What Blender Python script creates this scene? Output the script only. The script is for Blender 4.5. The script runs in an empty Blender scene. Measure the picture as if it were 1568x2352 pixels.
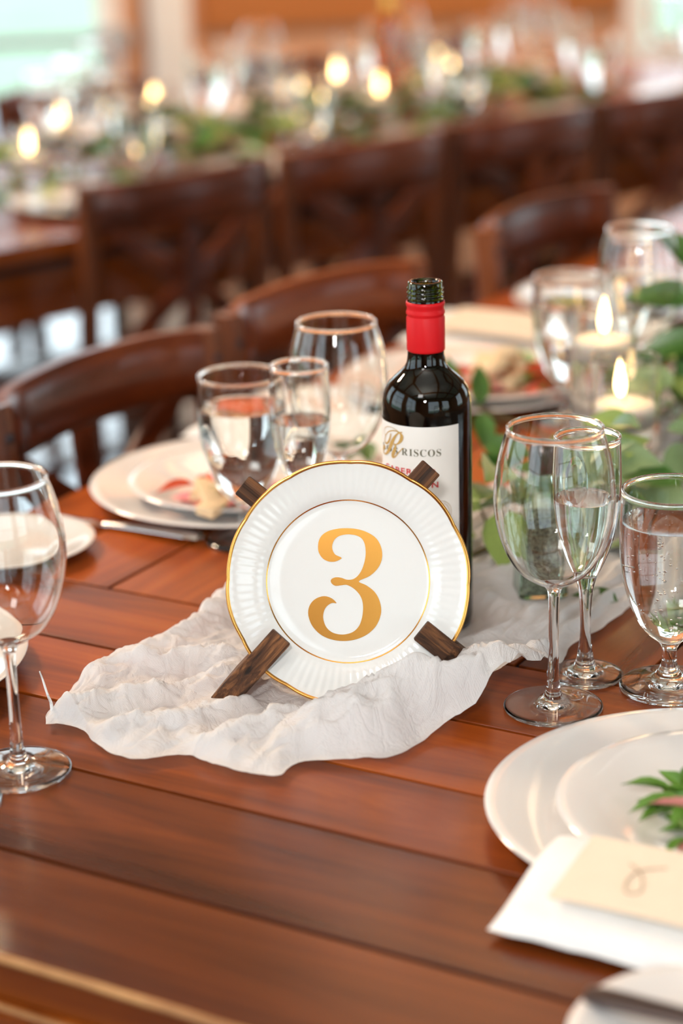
import bpy, bmesh, math, random
import numpy as np
from math import pi, sin, cos, radians
from mathutils import Vector, Matrix
S = bpy.context.scene
COL = S.collection
rng = random.Random(7)

# ------------------------------------------------------------------ camera
TOP = 0.76                      # height of the table tops
cam = bpy.data.cameras.new('camera')
cam.sensor_fit = 'VERTICAL'; cam.sensor_height = 36; cam.lens = 75.0
cam.clip_start = 0.05; cam.clip_end = 200
cam.dof.use_dof = True; cam.dof.focus_distance = 1.655; cam.dof.aperture_fstop = 2.7
camo = bpy.data.objects.new('camera', cam); COL.objects.link(camo)
_p, _r = radians(18.5), radians(1.55)
_F = Vector((0, cos(_p), -sin(_p))); _U = Vector((0, sin(_p), cos(_p))); _R = Vector((1, 0, 0))
_ir = _R*cos(_r) - _U*sin(_r); _iu = _R*sin(_r) + _U*cos(_r)
camo.matrix_world = Matrix(((_ir.x, _iu.x, -_F.x, 0), (_ir.y, _iu.y, -_F.y, 0), (_ir.z, _iu.z, -_F.z, TOP+0.67), (0, 0, 0, 1)))
S.camera = camo

# ------------------------------------------------------------------ world, lights, exposure
world = bpy.data.worlds.new('world'); S.world = world; world.use_nodes = True
wn = world.node_tree.nodes; wl = world.node_tree.links
bg = wn['Background']
tc = wn.new('ShaderNodeTexCoord'); sp = wn.new('ShaderNodeSeparateXYZ'); cr = wn.new('ShaderNodeValToRGB')
wl.new(tc.outputs['Generated'], sp.inputs[0]); wl.new(sp.outputs['Z'], cr.inputs[0]); wl.new(cr.outputs[0], bg.inputs[0])
cr.color_ramp.elements[0].position = 0.0; cr.color_ramp.elements[0].color = (0.85, 0.95, 1.0, 1)
cr.color_ramp.elements[1].position = 1.0; cr.color_ramp.elements[1].color = (0.55, 0.75, 1.0, 1)
bg.inputs[1].default_value = 3.0

def area(name, loc, target, size, power, color, sy=None):
    l = bpy.data.lights.new(name, 'AREA'); l.energy = power; l.color = color; l.shape = 'RECTANGLE'
    l.size = size; l.size_y = sy or size
    o = bpy.data.objects.new(name, l); COL.objects.link(o); o.location = loc
    o.rotation_euler = (Vector(target)-Vector(loc)).to_track_quat('-Z', 'Y').to_euler()
    return o
area('camera_flash', (-0.16, -0.06, 1.66), (0.0, 1.8, 0.8), 0.10, 6, (1.0, 0.99, 0.98))
area('flash_bounce', (-0.75, -0.35, 2.75), (0.05, 1.75, 0.8), 0.55, 8, (1.0, 0.98, 0.95))
area('ceiling_flash', (-0.2, -0.5, 1.95), (-0.2, 0.6, 3.3), 0.25, 56, (1.0, 0.97, 0.94))
area('hall_lamp', (-1.6, 3.5, 2.6), (-0.2, 1.9, 0.7), 0.4, 70, (1.0, 0.74, 0.52))
area('hall_lamp', (0.3, 4.8, 3.1), (0.3, 4.8, 0), 0.8, 7, (1.0, 0.66, 0.40))
area('wall_fill', (0.4, 5.6, 3.0), (0.2, 7.4, 0.9), 0.8, 90, (1.0, 0.62, 0.36))  # unseen warm fill, added only to brighten the back wall

vs = S.view_settings
S.display_settings.display_device = 'sRGB'
vs.view_transform = 'Standard'; vs.look = 'None'; vs.exposure = 0.10; vs.gamma = 1.0; vs.use_curve_mapping = False
cy = S.cycles
cy.max_bounces = 48; cy.transmission_bounces = 44; cy.glossy_bounces = 8; cy.diffuse_bounces = 4; cy.transparent_max_bounces = 24
cy.use_denoising = True; cy.sample_clamp_indirect = 20.0; cy.sample_clamp_direct = 0.0
cy.caustics_refractive = True; cy.caustics_reflective = True; cy.blur_glossy = 0.8

# ------------------------------------------------------------------ frames of the two tables
AU = radians(59.5)
def W(u, v, z=0.0):             # table 1: u along, v across, z above the top
    return Vector((u*cos(AU)+v*sin(AU), u*sin(AU)-v*cos(AU), TOP+z))
A2 = radians(42)
def W2(t, m, z=0.0):            # table 2
    return Vector((t*cos(A2)+m*sin(A2), t*sin(A2)-m*cos(A2), TOP+z))

# ------------------------------------------------------------------ mesh helpers
class MB:
    def __init__(s): s.v = []; s.f = []
    def add(s, vs_, fs):
        b = len(s.v); s.v += [tuple(x) for x in vs_]; s.f += [tuple(i+b for i in f) for f in fs]; return s
    def box(s, x0, x1, y0, y1, z0, z1, bev=0.0):
        if bev <= 0:
            v = [(x, y, z) for z in (z0, z1) for y in (y0, y1) for x in (x0, x1)]
            return s.add(v, [(0, 2, 3, 1), (4, 5, 7, 6), (0, 1, 5, 4), (2, 6, 7, 3), (0, 4, 6, 2), (1, 3, 7, 5)])
        bm = bmesh.new(); bmesh.ops.create_cube(bm, size=1)
        for q in bm.verts: q.co = Vector(((x0+x1)/2+q.co.x*(x1-x0), (y0+y1)/2+q.co.y*(y1-y0), (z0+z1)/2+q.co.z*(z1-z0)))
        bmesh.ops.bevel(bm, geom=bm.edges[:], offset=bev, segments=2, profile=0.5, affect='EDGES')
        return s.bm(bm)
    def bm(s, bm):
        bm.verts.index_update(); s.add([v.co[:] for v in bm.verts], [[v.index for v in f.verts] for f in bm.faces]); bm.free(); return s
    def lathe(s, prof, n=32, mod=None, off=(0, 0, 0)):
        rings = []
        V = []; Fc = []
        for (r, z) in prof:
            if r <= 1e-7:
                rings.append([len(V)]); V.append((off[0], off[1], off[2]+z))
            else:
                idx = []
                for k in range(n):
                    a = 2*pi*k/n; idx.append(len(V))
                    rr, zz = (r, z) if mod is None else mod(r, z, a)
                    V.append((off[0]+rr*cos(a), off[1]+rr*sin(a), off[2]+zz))
                rings.append(idx)
        for a, b in zip(rings, rings[1:]):
            if len(a) == 1 and len(b) == 1: continue
            for k in range(n):
                k2 = (k+1) % n
                if len(a) == 1: Fc.append((a[0], b[k2], b[k]))
                elif len(b) == 1: Fc.append((a[k], a[k2], b[0]))
                else: Fc.append((a[k], a[k2], b[k2], b[k]))
        return s.add(V, Fc)
    def tube(s, pts, rad, n=8, cap=True, flat=1.0):
        pts = [Vector(p) for p in pts]; V = []; Fc = []
        up = Vector((0, 0, 1))
        rads = rad if isinstance(rad, (list, tuple)) else [rad]*len(pts)
        for i, p in enumerate(pts):
            d = (pts[min(i+1, len(pts)-1)]-pts[max(i-1, 0)]).normalized()
            q = up if abs(d.dot(up)) < 0.95 else Vector((1, 0, 0))
            a = d.cross(q).normalized(); b = a.cross(d)
            for k in range(n):
                t = 2*pi*k/n; V.append(p+a*(cos(t)*rads[i])+b*(sin(t)*rads[i]*flat))
        for i in range(len(pts)-1):
            for k in range(n):
                k2 = (k+1) % n; Fc.append((i*n+k, i*n+k2, (i+1)*n+k2, (i+1)*n+k))
        if cap:
            Fc.append(tuple(range(n-1, -1, -1))); Fc.append(tuple((len(pts)-1)*n+k for k in range(n)))
        return s.add(V, Fc)
    def sweep(s, pts, w, h, up=(0, 0, 1), bev=0.25):    # rounded rectangular bar along a path (w across, h along 'up')
        pts = [Vector(p) for p in pts]; V = []; Fc = []; up = Vector(up); n = 8
        c = bev*min(w, h)
        sec = [(-w/2+c, -h/2), (w/2-c, -h/2), (w/2, -h/2+c), (w/2, h/2-c), (w/2-c, h/2), (-w/2+c, h/2), (-w/2, h/2-c), (-w/2, -h/2+c)]
        for i, p in enumerate(pts):
            d = (pts[min(i+1, len(pts)-1)]-pts[max(i-1, 0)]).normalized()
            a = d.cross(up).normalized(); b = a.cross(d).normalized()
            for x, y in sec: V.append(p+a*x+b*y)
        for i in range(len(pts)-1):
            for k in range(n):
                k2 = (k+1) % n; Fc.append((i*n+k, i*n+k2, (i+1)*n+k2, (i+1)*n+k))
        Fc.append(tuple(range(n-1, -1, -1))); Fc.append(tuple((len(pts)-1)*n+k for k in range(n)))
        return s.add(V, Fc)
    def oval(s, pts, w, h, up=(0, 0, 1), n=14):
        pts = [Vector(p) for p in pts]; V = []; Fc = []; up = Vector(up)
        for i, p in enumerate(pts):
            d = (pts[min(i+1, len(pts)-1)]-pts[max(i-1, 0)]).normalized(); a = d.cross(up).normalized(); b = a.cross(d).normalized()
            for k in range(n):
                c, q = cos(2*pi*k/n), sin(2*pi*k/n); V.append(p+a*(w/2*math.copysign(abs(c)**.8, c))+b*(h/2*math.copysign(abs(q)**.8, q)))
        for i in range(len(pts)-1):
            for k in range(n): k2 = (k+1) % n; Fc.append((i*n+k, i*n+k2, (i+1)*n+k2, (i+1)*n+k))
        Fc.append(tuple(range(n-1, -1, -1))); Fc.append(tuple((len(pts)-1)*n+k for k in range(n)))
        return s.add(V, Fc)
    def prism(s, poly, z0, z1):
        n = len(poly); V = [(x, y, z0) for x, y in poly]+[(x, y, z1) for x, y in poly]
        return s.add(V, [tuple(range(n-1, -1, -1)), tuple(range(n, 2*n))]+[(k, (k+1) % n, n+(k+1) % n, n+k) for k in range(n)])
    def ball(s, c, r, sub=2):
        bm = bmesh.new(); bmesh.ops.create_icosphere(bm, subdivisions=sub, radius=1)
        rr = r if isinstance(r, (tuple, list)) else (r, r, r)
        for v in bm.verts: v.co = Vector((c[0]+v.co.x*rr[0], c[1]+v.co.y*rr[1], c[2]+v.co.z*rr[2]))
        return s.bm(bm)
    def xf(s, M):
        s.v = [tuple(M @ Vector(p)) for p in s.v]; return s
    def mesh(s, name, angle=40, fix=True):
        m = bpy.data.meshes.new(name); m.from_pydata(s.v, [], s.f)
        if fix:
            bm = bmesh.new(); bm.from_mesh(m); bmesh.ops.recalc_face_normals(bm, faces=bm.faces[:]); bm.to_mesh(m); bm.free()
        m.shade_smooth()
        if angle < 180: m.set_sharp_from_angle(angle=radians(angle))
        return m

def smooth_curve(pts, k=5):        # Catmull-Rom through points of any dimension
    P = [np.array(p, float) for p in pts]; out = []
    for i in range(len(P)-1):
        p0, p1, p2, p3 = P[max(i-1, 0)], P[i], P[i+1], P[min(i+2, len(P)-1)]
        for j in range(k):
            t = j/k
            out.append(0.5*((2*p1)+(-p0+p2)*t+(2*p0-5*p1+4*p2-p3)*t*t+(-p0+3*p1-3*p2+p3)*t**3))
    out.append(P[-1]); return [tuple(q) for q in out]
def closed_curve(pts, k=4):
    P = [np.array(p, float) for p in pts]; n = len(P); out = []
    for i in range(n):
        p0, p1, p2, p3 = P[i-1], P[i], P[(i+1) % n], P[(i+2) % n]
        for j in range(k):
            t = j/k
            out.append(0.5*((2*p1)+(-p0+p2)*t+(2*p0-5*p1+4*p2-p3)*t*t+(-p0+3*p1-3*p2+p3)*t**3))
    return [tuple(q) for q in out]

def ob(name, me, mat=None, parent=None, loc=None, rot=None, label=None):
    if isinstance(me, MB): me = me.mesh(name)
    if mat is not None and not me.materials: me.materials.append(mat)
    o = bpy.data.objects.new(name, me); COL.objects.link(o)
    if parent is not None: o.parent = parent
    if loc is not None: o.location = loc
    if rot is not None: o.rotation_euler = rot
    if label: o['label'] = label
    return o
def tag(o, label, cat, group=None):
    o['label'] = label; o['category'] = cat
    if group: o['group'] = group
    return o
def thing(name, label, cat, loc=(0, 0, 0), rz=0.0, group=None):
    o = bpy.data.objects.new(name, None); COL.objects.link(o); o.empty_display_size = 0.05
    o.location = loc; o.rotation_euler = (0, 0, rz)
    return tag(o, label, cat, group)
def struct(o): o['kind'] = 'structure'; return o
KIDS = {}
def dup(root, loc, rz=0.0, label=None, group=None, rot=None):
    def cp(o, par):
        c = o.copy(); COL.objects.link(c)
        if par is not None: c.parent = par
        for ch in o.children: cp(ch, c)
        return c
    r = cp(root, None); r.location = loc; r.rotation_euler = rot if rot else (0, 0, rz)
    if label: r['label'] = label
    if group: r['group'] = group
    elif 'group' in r: del r['group']
    return r

# ------------------------------------------------------------------ value noise for geometry
_perm = np.random.RandomState(3).rand(256, 256)
def vnoise(x, y):
    x = np.asarray(x, float); y = np.asarray(y, float)
    xi = np.floor(x).astype(int); yi = np.floor(y).astype(int); fx = x-xi; fy = y-yi
    fx = fx*fx*(3-2*fx); fy = fy*fy*(3-2*fy)
    g = lambda a, b: _perm[a % 256, b % 256]
    return (g(xi, yi)*(1-fx)+g(xi+1, yi)*fx)*(1-fy)+(g(xi, yi+1)*(1-fx)+g(xi+1, yi+1)*fx)*fy
def fbm(x, y, o=4):
    s = 0; a = 0.5; t = 0
    for k in range(o): s = s+a*vnoise(x*2**k+17*k, y*2**k+5*k); t += a; a *= 0.5
    return s/t
def ridge(x, y, o=3):
    s = 0; a = 0.5; t = 0
    for k in range(o): s = s+a*(1-np.sqrt((2*vnoise(x*2**k+31*k, y*2**k+7*k)-1)**2+.02)); t += a; a *= 0.5
    return s/t

# ------------------------------------------------------------------ materials
def mat(name):
    m = bpy.data.materials.new(name); m.use_nodes = True
    nt = m.node_tree; return m, nt.nodes, nt.links, nt.nodes['Principled BSDF']
def plain(name, col, rough=0.5, metal=0.0, spec=0.5, coat=0.0, coatr=0.05, sss=0.0, sssr=(1, .6, .4), var=0.0, scale=30, bump=0.0):
    m, n, l, b = mat(name)
    b.inputs['Base Color'].default_value = (*col, 1); b.inputs['Roughness'].default_value = rough
    b.inputs['Metallic'].default_value = metal; b.inputs['Specular IOR Level'].default_value = spec
    b.inputs['Coat Weight'].default_value = coat; b.inputs['Coat Roughness'].default_value = coatr
    if sss: b.inputs['Subsurface Weight'].default_value = sss; b.inputs['Subsurface Radius'].default_value = sssr; b.inputs['Subsurface Scale'].default_value = 0.01
    if var or bump:
        tc = n.new('ShaderNodeTexCoord'); no = n.new('ShaderNodeTexNoise'); no.inputs['Scale'].default_value = scale; no.inputs['Detail'].default_value = 4
        l.new(tc.outputs['Object'], no.inputs['Vector'])
        if var:
            mx = n.new('ShaderNodeMix'); mx.data_type = 'RGBA'
            mx.inputs[6].default_value = (*[c*(1-var) for c in col], 1); mx.inputs[7].default_value = (*[min(1, c*(1+var)) for c in col], 1)
            l.new(no.outputs[0], mx.inputs[0]); l.new(mx.outputs[2], b.inputs['Base Color'])
        if bump:
            bp = n.new('ShaderNodeBump'); bp.inputs['Strength'].default_value = bump; bp.inputs['Distance'].default_value = 0.002
            l.new(no.outputs[0], bp.inputs['Height']); l.new(bp.outputs[0], b.inputs['Normal'])
    return m
def wood(name, dark, mid, light, rough=0.25, coat=0.3, coatr=0.12, sx=1.6, sy=26, bump=0.05, spec=0.5, axis=0):
    m, n, l, b = mat(name)
    tc = n.new('ShaderNodeTexCoord'); oi = n.new('ShaderNodeObjectInfo')
    mp = n.new('ShaderNodeMapping'); sc = [sy, sy, sy]; sc[axis] = sx; mp.inputs['Scale'].default_value = sc
    ad = n.new('ShaderNodeVectorMath'); ad.operation = 'ADD'
    sk = n.new('ShaderNodeVectorMath'); sk.operation = 'SCALE'; sk.inputs[0].default_value = (7.3, 11.1, 3.7)
    l.new(oi.outputs['Random'], sk.inputs['Scale']); l.new(tc.outputs['Object'], ad.inputs[0]); l.new(sk.outputs[0], ad.inputs[1]); l.new(ad.outputs[0], mp.inputs[0])
    n1 = n.new('ShaderNodeTexNoise'); n1.inputs['Scale'].default_value = 1.0; n1.inputs['Detail'].default_value = 7; n1.inputs['Roughness'].default_value = 0.62; n1.inputs['Distortion'].default_value = 0.6
    l.new(mp.outputs[0], n1.inputs['Vector'])
    n2 = n.new('ShaderNodeTexNoise'); n2.inputs['Scale'].default_value = 0.22; n2.inputs['Detail'].default_value = 3; l.new(mp.outputs[0], n2.inputs['Vector'])
    mm = n.new('ShaderNodeMath'); mm.operation = 'MULTIPLY_ADD'; mm.inputs[1].default_value = 0.55
    l.new(n1.outputs[0], mm.inputs[0]); m2 = n.new('ShaderNodeMath'); m2.operation = 'MULTIPLY'; m2.inputs[1].default_value = 0.45
    l.new(n2.outputs[0], m2.inputs[0]); l.new(m2.outputs[0], mm.inputs[2])
    r = n.new('ShaderNodeValToRGB'); e = r.color_ramp.elements
    e[0].position = 0.36; e[0].color = (*dark, 1); e[1].position = 0.64; e[1].color = (*light, 1); k = e.new(0.5); k.color = (*mid, 1)
    l.new(mm.outputs[0], r.inputs[0])
    hs = n.new('ShaderNodeHueSaturation'); mr = n.new('ShaderNodeMapRange'); mr.inputs[3].default_value = 0.85; mr.inputs[4].default_value = 1.15
    l.new(oi.outputs['Random'], mr.inputs[0]); l.new(mr.outputs[0], hs.inputs['Value']); l.new(r.outputs[0], hs.inputs['Color']); l.new(hs.outputs[0], b.inputs['Base Color'])
    b.inputs['Roughness'].default_value = rough; b.inputs['Coat Weight'].default_value = coat; b.inputs['Coat Roughness'].default_value = coatr
    b.inputs['Specular IOR Level'].default_value = spec
    bp = n.new('ShaderNodeBump'); bp.inputs['Strength'].default_value = bump; bp.inputs['Distance'].default_value = 0.002
    l.new(n1.outputs[0], bp.inputs['Height']); l.new(bp.outputs[0], b.inputs['Normal'])
    return m
def glass(name, col=(1, 1, 1), ior=1.47, rough=0.0):
    m, n, l, b = mat(name); n.remove(b)
    g = n.new('ShaderNodeBsdfGlass'); g.inputs['Color'].default_value = (*col, 1); g.inputs['IOR'].default_value = ior; g.inputs['Roughness'].default_value = rough
    l.new(g.outputs[0], n['Material Output'].inputs[0]); return m
def pane(name, col=(0.97, 1, 0.99)):
    m, n, l, b = mat(name); n.remove(b)
    t = n.new('ShaderNodeBsdfTransparent'); t.inputs[0].default_value = (*col, 1)
    g = n.new('ShaderNodeBsdfGlossy'); g.inputs['Roughness'].default_value = 0.02
    f = n.new('ShaderNodeFresnel'); f.inputs[0].default_value = 1.25; x = n.new('ShaderNodeMixShader')
    l.new(f.outputs[0], x.inputs[0]); l.new(t.outputs[0], x.inputs[1]); l.new(g.outputs[0], x.inputs[2]); l.new(x.outputs[0], n['Material Output'].inputs[0]); return m
def emit(name, col, st):
    m, n, l, b = mat(name); n.remove(b)
    e = n.new('ShaderNodeEmission'); e.inputs[0].default_value = (*col, 1); e.inputs[1].default_value = st
    l.new(e.outputs[0], n['Material Output'].inputs[0]); return m

M = {}
def tw(n, d, m_, l_): return wood(n, d, m_, l_, rough=.25, coat=.0, sx=1.6, sy=20, bump=.03, spec=.36)
M['table'] = tw('table_wood', (.060, .011, .002), (.20, .040, .005), (.36, .085, .010))
M['table_dark'] = tw('table_wood_dark', (.036, .0065, .0012), (.135, .027, .0034), (.26, .062, .007))
M['table_orange'] = tw('table_wood_orange', (.14, .026, .004), (.36, .070, .008), (.52, .125, .015))  # plank tones differ: darker at the near end, more orange further back
M['edge'] = wood('worn_edge_wood', (.30, .12, .03), (.45, .20, .06), (.60, .30, .10), rough=.5, coat=.1, sx=3, sy=20)
M['chair'] = wood('chair_wood', (.042, .008, .002), (.115, .021, .005), (.21, .046, .010), rough=.34, coat=.22, coatr=.05, spec=.3, sx=4, sy=30, axis=0)
M['post'] = wood('chair_post_wood', (.045, .010, .003), (.12, .030, .008), (.22, .062, .016), rough=.36, coat=.12, coatr=.08, spec=.3, sx=4, sy=30, axis=2)
M['stand'] = wood('burnt_pine', (.012, .006, .004), (.085, .034, .014), (.30, .125, .045), rough=.6, coat=.0, sx=3, sy=300, bump=.9, spec=.3)
M['china'] = plain('white_china', (.80, .78, .76), rough=.12, spec=.5, coat=.4, coatr=.03)
M['bone'] = plain('bone_china', (.80, .805, .79), rough=.10, spec=.5, coat=.5, coatr=.02)
M['gold'] = plain('gold_leaf', (.64, .31, .065), rough=.20, metal=1.0)
M['rimgold'] = plain('gold_band', (.80, .40, .10), rough=.22, metal=1.0)
M['glass'] = glass('clear_glass', (.995, 1, .997), 1.46)
M['water'] = glass('water', (.995, 1, 1), 1.33)
M['bubble'] = glass('air_bubble', (1, 1, 1), 0.75)
M['bottleglass'] = plain('green_bottle_glass', (.10, .15, .006), rough=.0)
M['bottleglass'].node_tree.nodes['Principled BSDF'].inputs['Transmission Weight'].default_value = 1.0
M['bottleglass'].node_tree.nodes['Principled BSDF'].inputs['IOR'].default_value = 1.52
M['amberglass'] = glass('amber_glass', (.90, .62, .30), 1.4)
M['wine'] = plain('red_wine', (.003, .001, .001), rough=.3, spec=.0)
M['red'] = plain('red_capsule', (.60, .008, .012), rough=.40, spec=.22, var=.05, scale=60)
M['label'] = plain('label_paper', (.83, .81, .77), rough=.55, spec=.25)
M['ink'] = plain('olive_ink', (.13, .12, .07), rough=.6)
M['inkgold'] = plain('gold_ink', (.55, .33, .09), rough=.4)
M['inkred'] = plain('red_ink', (.62, .03, .03), rough=.5)
M['inktan'] = plain('tan_ink', (.62, .50, .36), rough=.6)
M['steel'] = plain('polished_steel', (.75, .73, .70), rough=.14, metal=1.0)
M['darkcap'] = plain('dark_ribbed_cap', (.10, .075, .07), rough=.3, metal=.8)
M['wax'] = plain('candle_wax', (.92, .86, .78), rough=.45, sss=.6, sssr=(1, .7, .45))
M['wick'] = plain('wick', (.03, .025, .02), rough=.9)
M['flame'] = emit('candle_flame', (1.0, .64, .26), 16)
M['linen'] = plain('white_linen', (.86, .85, .83), rough=.85, spec=.15, var=.04, scale=200, bump=.15)
M['card'] = plain('kraft_card', (.84, .70, .55), rough=.75, spec=.15, var=.04, scale=50)
M['pencil'] = plain('grey_brown_ink', (.42, .31, .22), rough=.8)
M['lettuce'] = plain('salad_green', (.12, .26, .03), rough=.4, var=.5, scale=40)
M['pink'] = plain('pink_ham', (.74, .27, .25), rough=.4, var=.25, scale=60)
M['tomato'] = plain('tomato_red', (.68, .09, .025), rough=.3, var=.3, scale=60)
M['bread'] = plain('toast', (.80, .58, .34), rough=.6, var=.25, scale=60)
M['leaf'] = plain('leaf_dark_green', (.055, .15, .020), rough=.35, var=.4, scale=25)
M['leaf2'] = plain('leaf_light_green', (.28, .38, .09), rough=.4, var=.35, scale=30)
M['leaf3'] = plain('leaf_grey_green', (.22, .32, .14), rough=.45, var=.3, scale=30)
M['stem'] = plain('stem_brown', (.12, .09, .03), rough=.6)
M['rose'] = plain('blush_petal', (.75, .52, .40), rough=.6, var=.1)
M['bolt'] = plain('dark_bolt', (.05, .05, .06), rough=.4, metal=1)

M['wall'] = plain('peach_wall', (.56, .30, .17), rough=.7, var=.06, scale=3)
M['panel'] = plain('orange_wood_panel', (.47, .17, .045), rough=.45, var=.15, scale=4)
M['white'] = plain('white_paint', (.80, .80, .78), rough=.45)
M['ceil'] = plain('ceiling_plaster', (.82, .80, .76), rough=.9)
M['beam'] = plain('ceiling_beam', (.42, .17, .05), rough=.5, var=.2, scale=6)
M['pane'] = pane('window_glass')
M['lawn'] = plain('lawn', (.36, .45, .27), rough=.9, var=.3, scale=1.5)
M['foliage'] = plain('tree_foliage', (.22, .36, .14), rough=.8, var=.5, scale=3)
M['bark'] = plain('bark', (.15, .10, .07), rough=.9)
M['greybar'] = plain('grey_bar', (.33, .37, .40), rough=.4)
def _floor():
    m, n, l, b = mat('polished_floor')
    tc = n.new('ShaderNodeTexCoord'); no = n.new('ShaderNodeTexNoise'); no.inputs['Scale'].default_value = 1.4; no.inputs['Detail'].default_value = 5
    l.new(tc.outputs['Object'], no.inputs['Vector']); r = n.new('ShaderNodeValToRGB'); e = r.color_ramp.elements
    e[0].position = .3; e[0].color = (.09, .10, .10, 1); e[1].position = .7; e[1].color = (.16, .17, .17, 1)
    l.new(no.outputs[0], r.inputs[0]); l.new(r.outputs[0], b.inputs['Base Color']); b.inputs['Roughness'].default_value = .12; b.inputs['Coat Weight'].default_value = 1; b.inputs['Coat Roughness'].default_value = .04
    return m
M['floor'] = _floor()
def _gauze():
    m, n, l, b = mat('white_gauze')
    tc = n.new('ShaderNodeTexCoord')
    w1 = n.new('ShaderNodeTexWave'); w1.inputs['Scale'].default_value = 260; w1.inputs['Distortion'].default_value = 3; w1.bands_direction = 'X'
    w2 = n.new('ShaderNodeTexWave'); w2.inputs['Scale'].default_value = 260; w2.inputs['Distortion'].default_value = 3; w2.bands_direction = 'Y'
    l.new(tc.outputs['UV'], w1.inputs['Vector']); l.new(tc.outputs['UV'], w2.inputs['Vector'])
    mx = n.new('ShaderNodeMath'); mx.operation = 'MAXIMUM'; l.new(w1.outputs[1], mx.inputs[0]); l.new(w2.outputs[1], mx.inputs[1])
    bp = n.new('ShaderNodeBump'); bp.inputs['Strength'].default_value = .25; bp.inputs['Distance'].default_value = .0008
    l.new(mx.outputs[0], bp.inputs['Height'])
    cn = n.new('ShaderNodeTexNoise'); cn.inputs['Scale'].default_value = 55; cn.inputs['Detail'].default_value = 5; cn.inputs['Distortion'].default_value = 1.2
    l.new(tc.outputs['UV'], cn.inputs['Vector']); s1 = n.new('ShaderNodeMath'); s1.operation = 'SUBTRACT'; s1.inputs[1].default_value = .5; l.new(cn.outputs[0], s1.inputs[0])
    s2 = n.new('ShaderNodeMath'); s2.operation = 'ABSOLUTE'; l.new(s1.outputs[0], s2.inputs[0]); s3 = n.new('ShaderNodeMath'); s3.operation = 'POWER'; s3.inputs[1].default_value = .6; l.new(s2.outputs[0], s3.inputs[0])
    b2_ = n.new('ShaderNodeBump'); b2_.invert = True; b2_.inputs['Strength'].default_value = .42; b2_.inputs['Distance'].default_value = .006
    l.new(s3.outputs[0], b2_.inputs['Height']); l.new(b2_.outputs[0], bp.inputs['Normal'])
    d = n.new('ShaderNodeBsdfDiffuse'); d.inputs[0].default_value = (.93, .925, .92, 1); l.new(bp.outputs[0], d.inputs['Normal'])
    t = n.new('ShaderNodeBsdfTranslucent'); t.inputs[0].default_value = (.93, .925, .92, 1)
    x = n.new('ShaderNodeMixShader'); x.inputs[0].default_value = .3; l.new(d.outputs[0], x.inputs[1]); l.new(t.outputs[0], x.inputs[2])
    tr = n.new('ShaderNodeBsdfTransparent'); tr.inputs[0].default_value = (.95, .98, 1, 1)
    no = n.new('ShaderNodeTexNoise'); no.inputs['Scale'].default_value = 9; l.new(tc.outputs['UV'], no.inputs['Vector'])
    mr = n.new('ShaderNodeMapRange'); mr.inputs[1].default_value = .35; mr.inputs[2].default_value = .75; mr.inputs[3].default_value = .02; mr.inputs[4].default_value = .16
    l.new(no.outputs[0], mr.inputs[0])
    y = n.new('ShaderNodeMixShader'); l.new(mr.outputs[0], y.inputs[0]); l.new(x.outputs[0], y.inputs[1]); l.new(tr.outputs[0], y.inputs[2])
    n.remove(b); l.new(y.outputs[0], n['Material Output'].inputs[0]); return m
M['gauze'] = _gauze()
# ------------------------------------------------------------------ room shell
WA = radians(12)
_d = Vector((cos(WA), sin(WA), 0)); _n = Vector((-sin(WA), cos(WA), 0)); _P0 = Vector((0, 7.4, 0))
def RM(s, q, z=0.0): return _P0 + _d*s - _n*q + Vector((0, 0, z))
RH = 3.3; S0, S1, Q1 = -4.2, 5.0, 10.6
def wall(name, p, ang, length, h, holes, m, th=0.16):
    b = MB(); xs = sorted({0, length, *[a for o in holes for a in o[:2]]}); zs = sorted({0, h, *[a for o in holes for a in o[2:]]})
    for x0, x1 in zip(xs, xs[1:]):
        for z0, z1 in zip(zs, zs[1:]):
            xm, zm = (x0+x1)/2, (z0+z1)/2
            if not any(o[0] < xm < o[1] and o[2] < zm < o[3] for o in holes): b.box(x0, x1, 0, th, z0, z1)
    return struct(ob(name, b, m, loc=p, rot=(0, 0, ang)))
WIN = [0]
def window(p, ang, x0, x1, z0, z1, nx, nz, th=0.16, name=None):
    WIN[0] += 0 if name else 1
    fr = MB(); f = 0.055
    for a, b_, c, d_ in ((x0-f, x0+f*.4, z0-f, z1+f), (x1-f*.4, x1+f, z0-f, z1+f), (x0, x1, z1-f*.4, z1+f), (x0, x1, z0-f, z0+f*.4)): fr.box(a, b_, -.025, .06, c, d_)
    w = struct(ob(name or 'window_%d' % WIN[0], fr, M['white'], loc=p, rot=(0, 0, ang)))
    for i in range(1, nx): ob('mullion', MB().box(x0+(x1-x0)*i/nx-.02, x0+(x1-x0)*i/nx+.02, .015, .06, z0, z1), M['white'], w)
    for i in range(1, nz): ob('mullion', MB().box(x0, x1, .015, .06, z0+(z1-z0)*i/nz-.018, z0+(z1-z0)*i/nz+.018), M['white'], w)
    for i in range(nx):
        for k in range(nz):
            a, c = x0+(x1-x0)*i/nx, z0+(z1-z0)*k/nz
            ob('pane', MB().add([(a, .04, c), (a+(x1-x0)/nx, .04, c), (a+(x1-x0)/nx, .04, c+(z1-z0)/nz), (a, .04, c+(z1-z0)/nz)], [(0, 1, 2, 3)]).mesh('pane', fix=False), M['pane'], w)
    return w
corners = [RM(S0, 0), RM(S1, 0), RM(S1, Q1), RM(S0, Q1)]
fb = MB(); fb.add([(c.x, c.y, -.1) for c in corners]+[(c.x, c.y, 0) for c in corners], [(3, 2, 1, 0), (4, 5, 6, 7), (0, 1, 5, 4), (1, 2, 6, 5), (2, 3, 7, 6), (3, 0, 4, 7)])
struct(ob('floor', fb, M['floor']))
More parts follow.
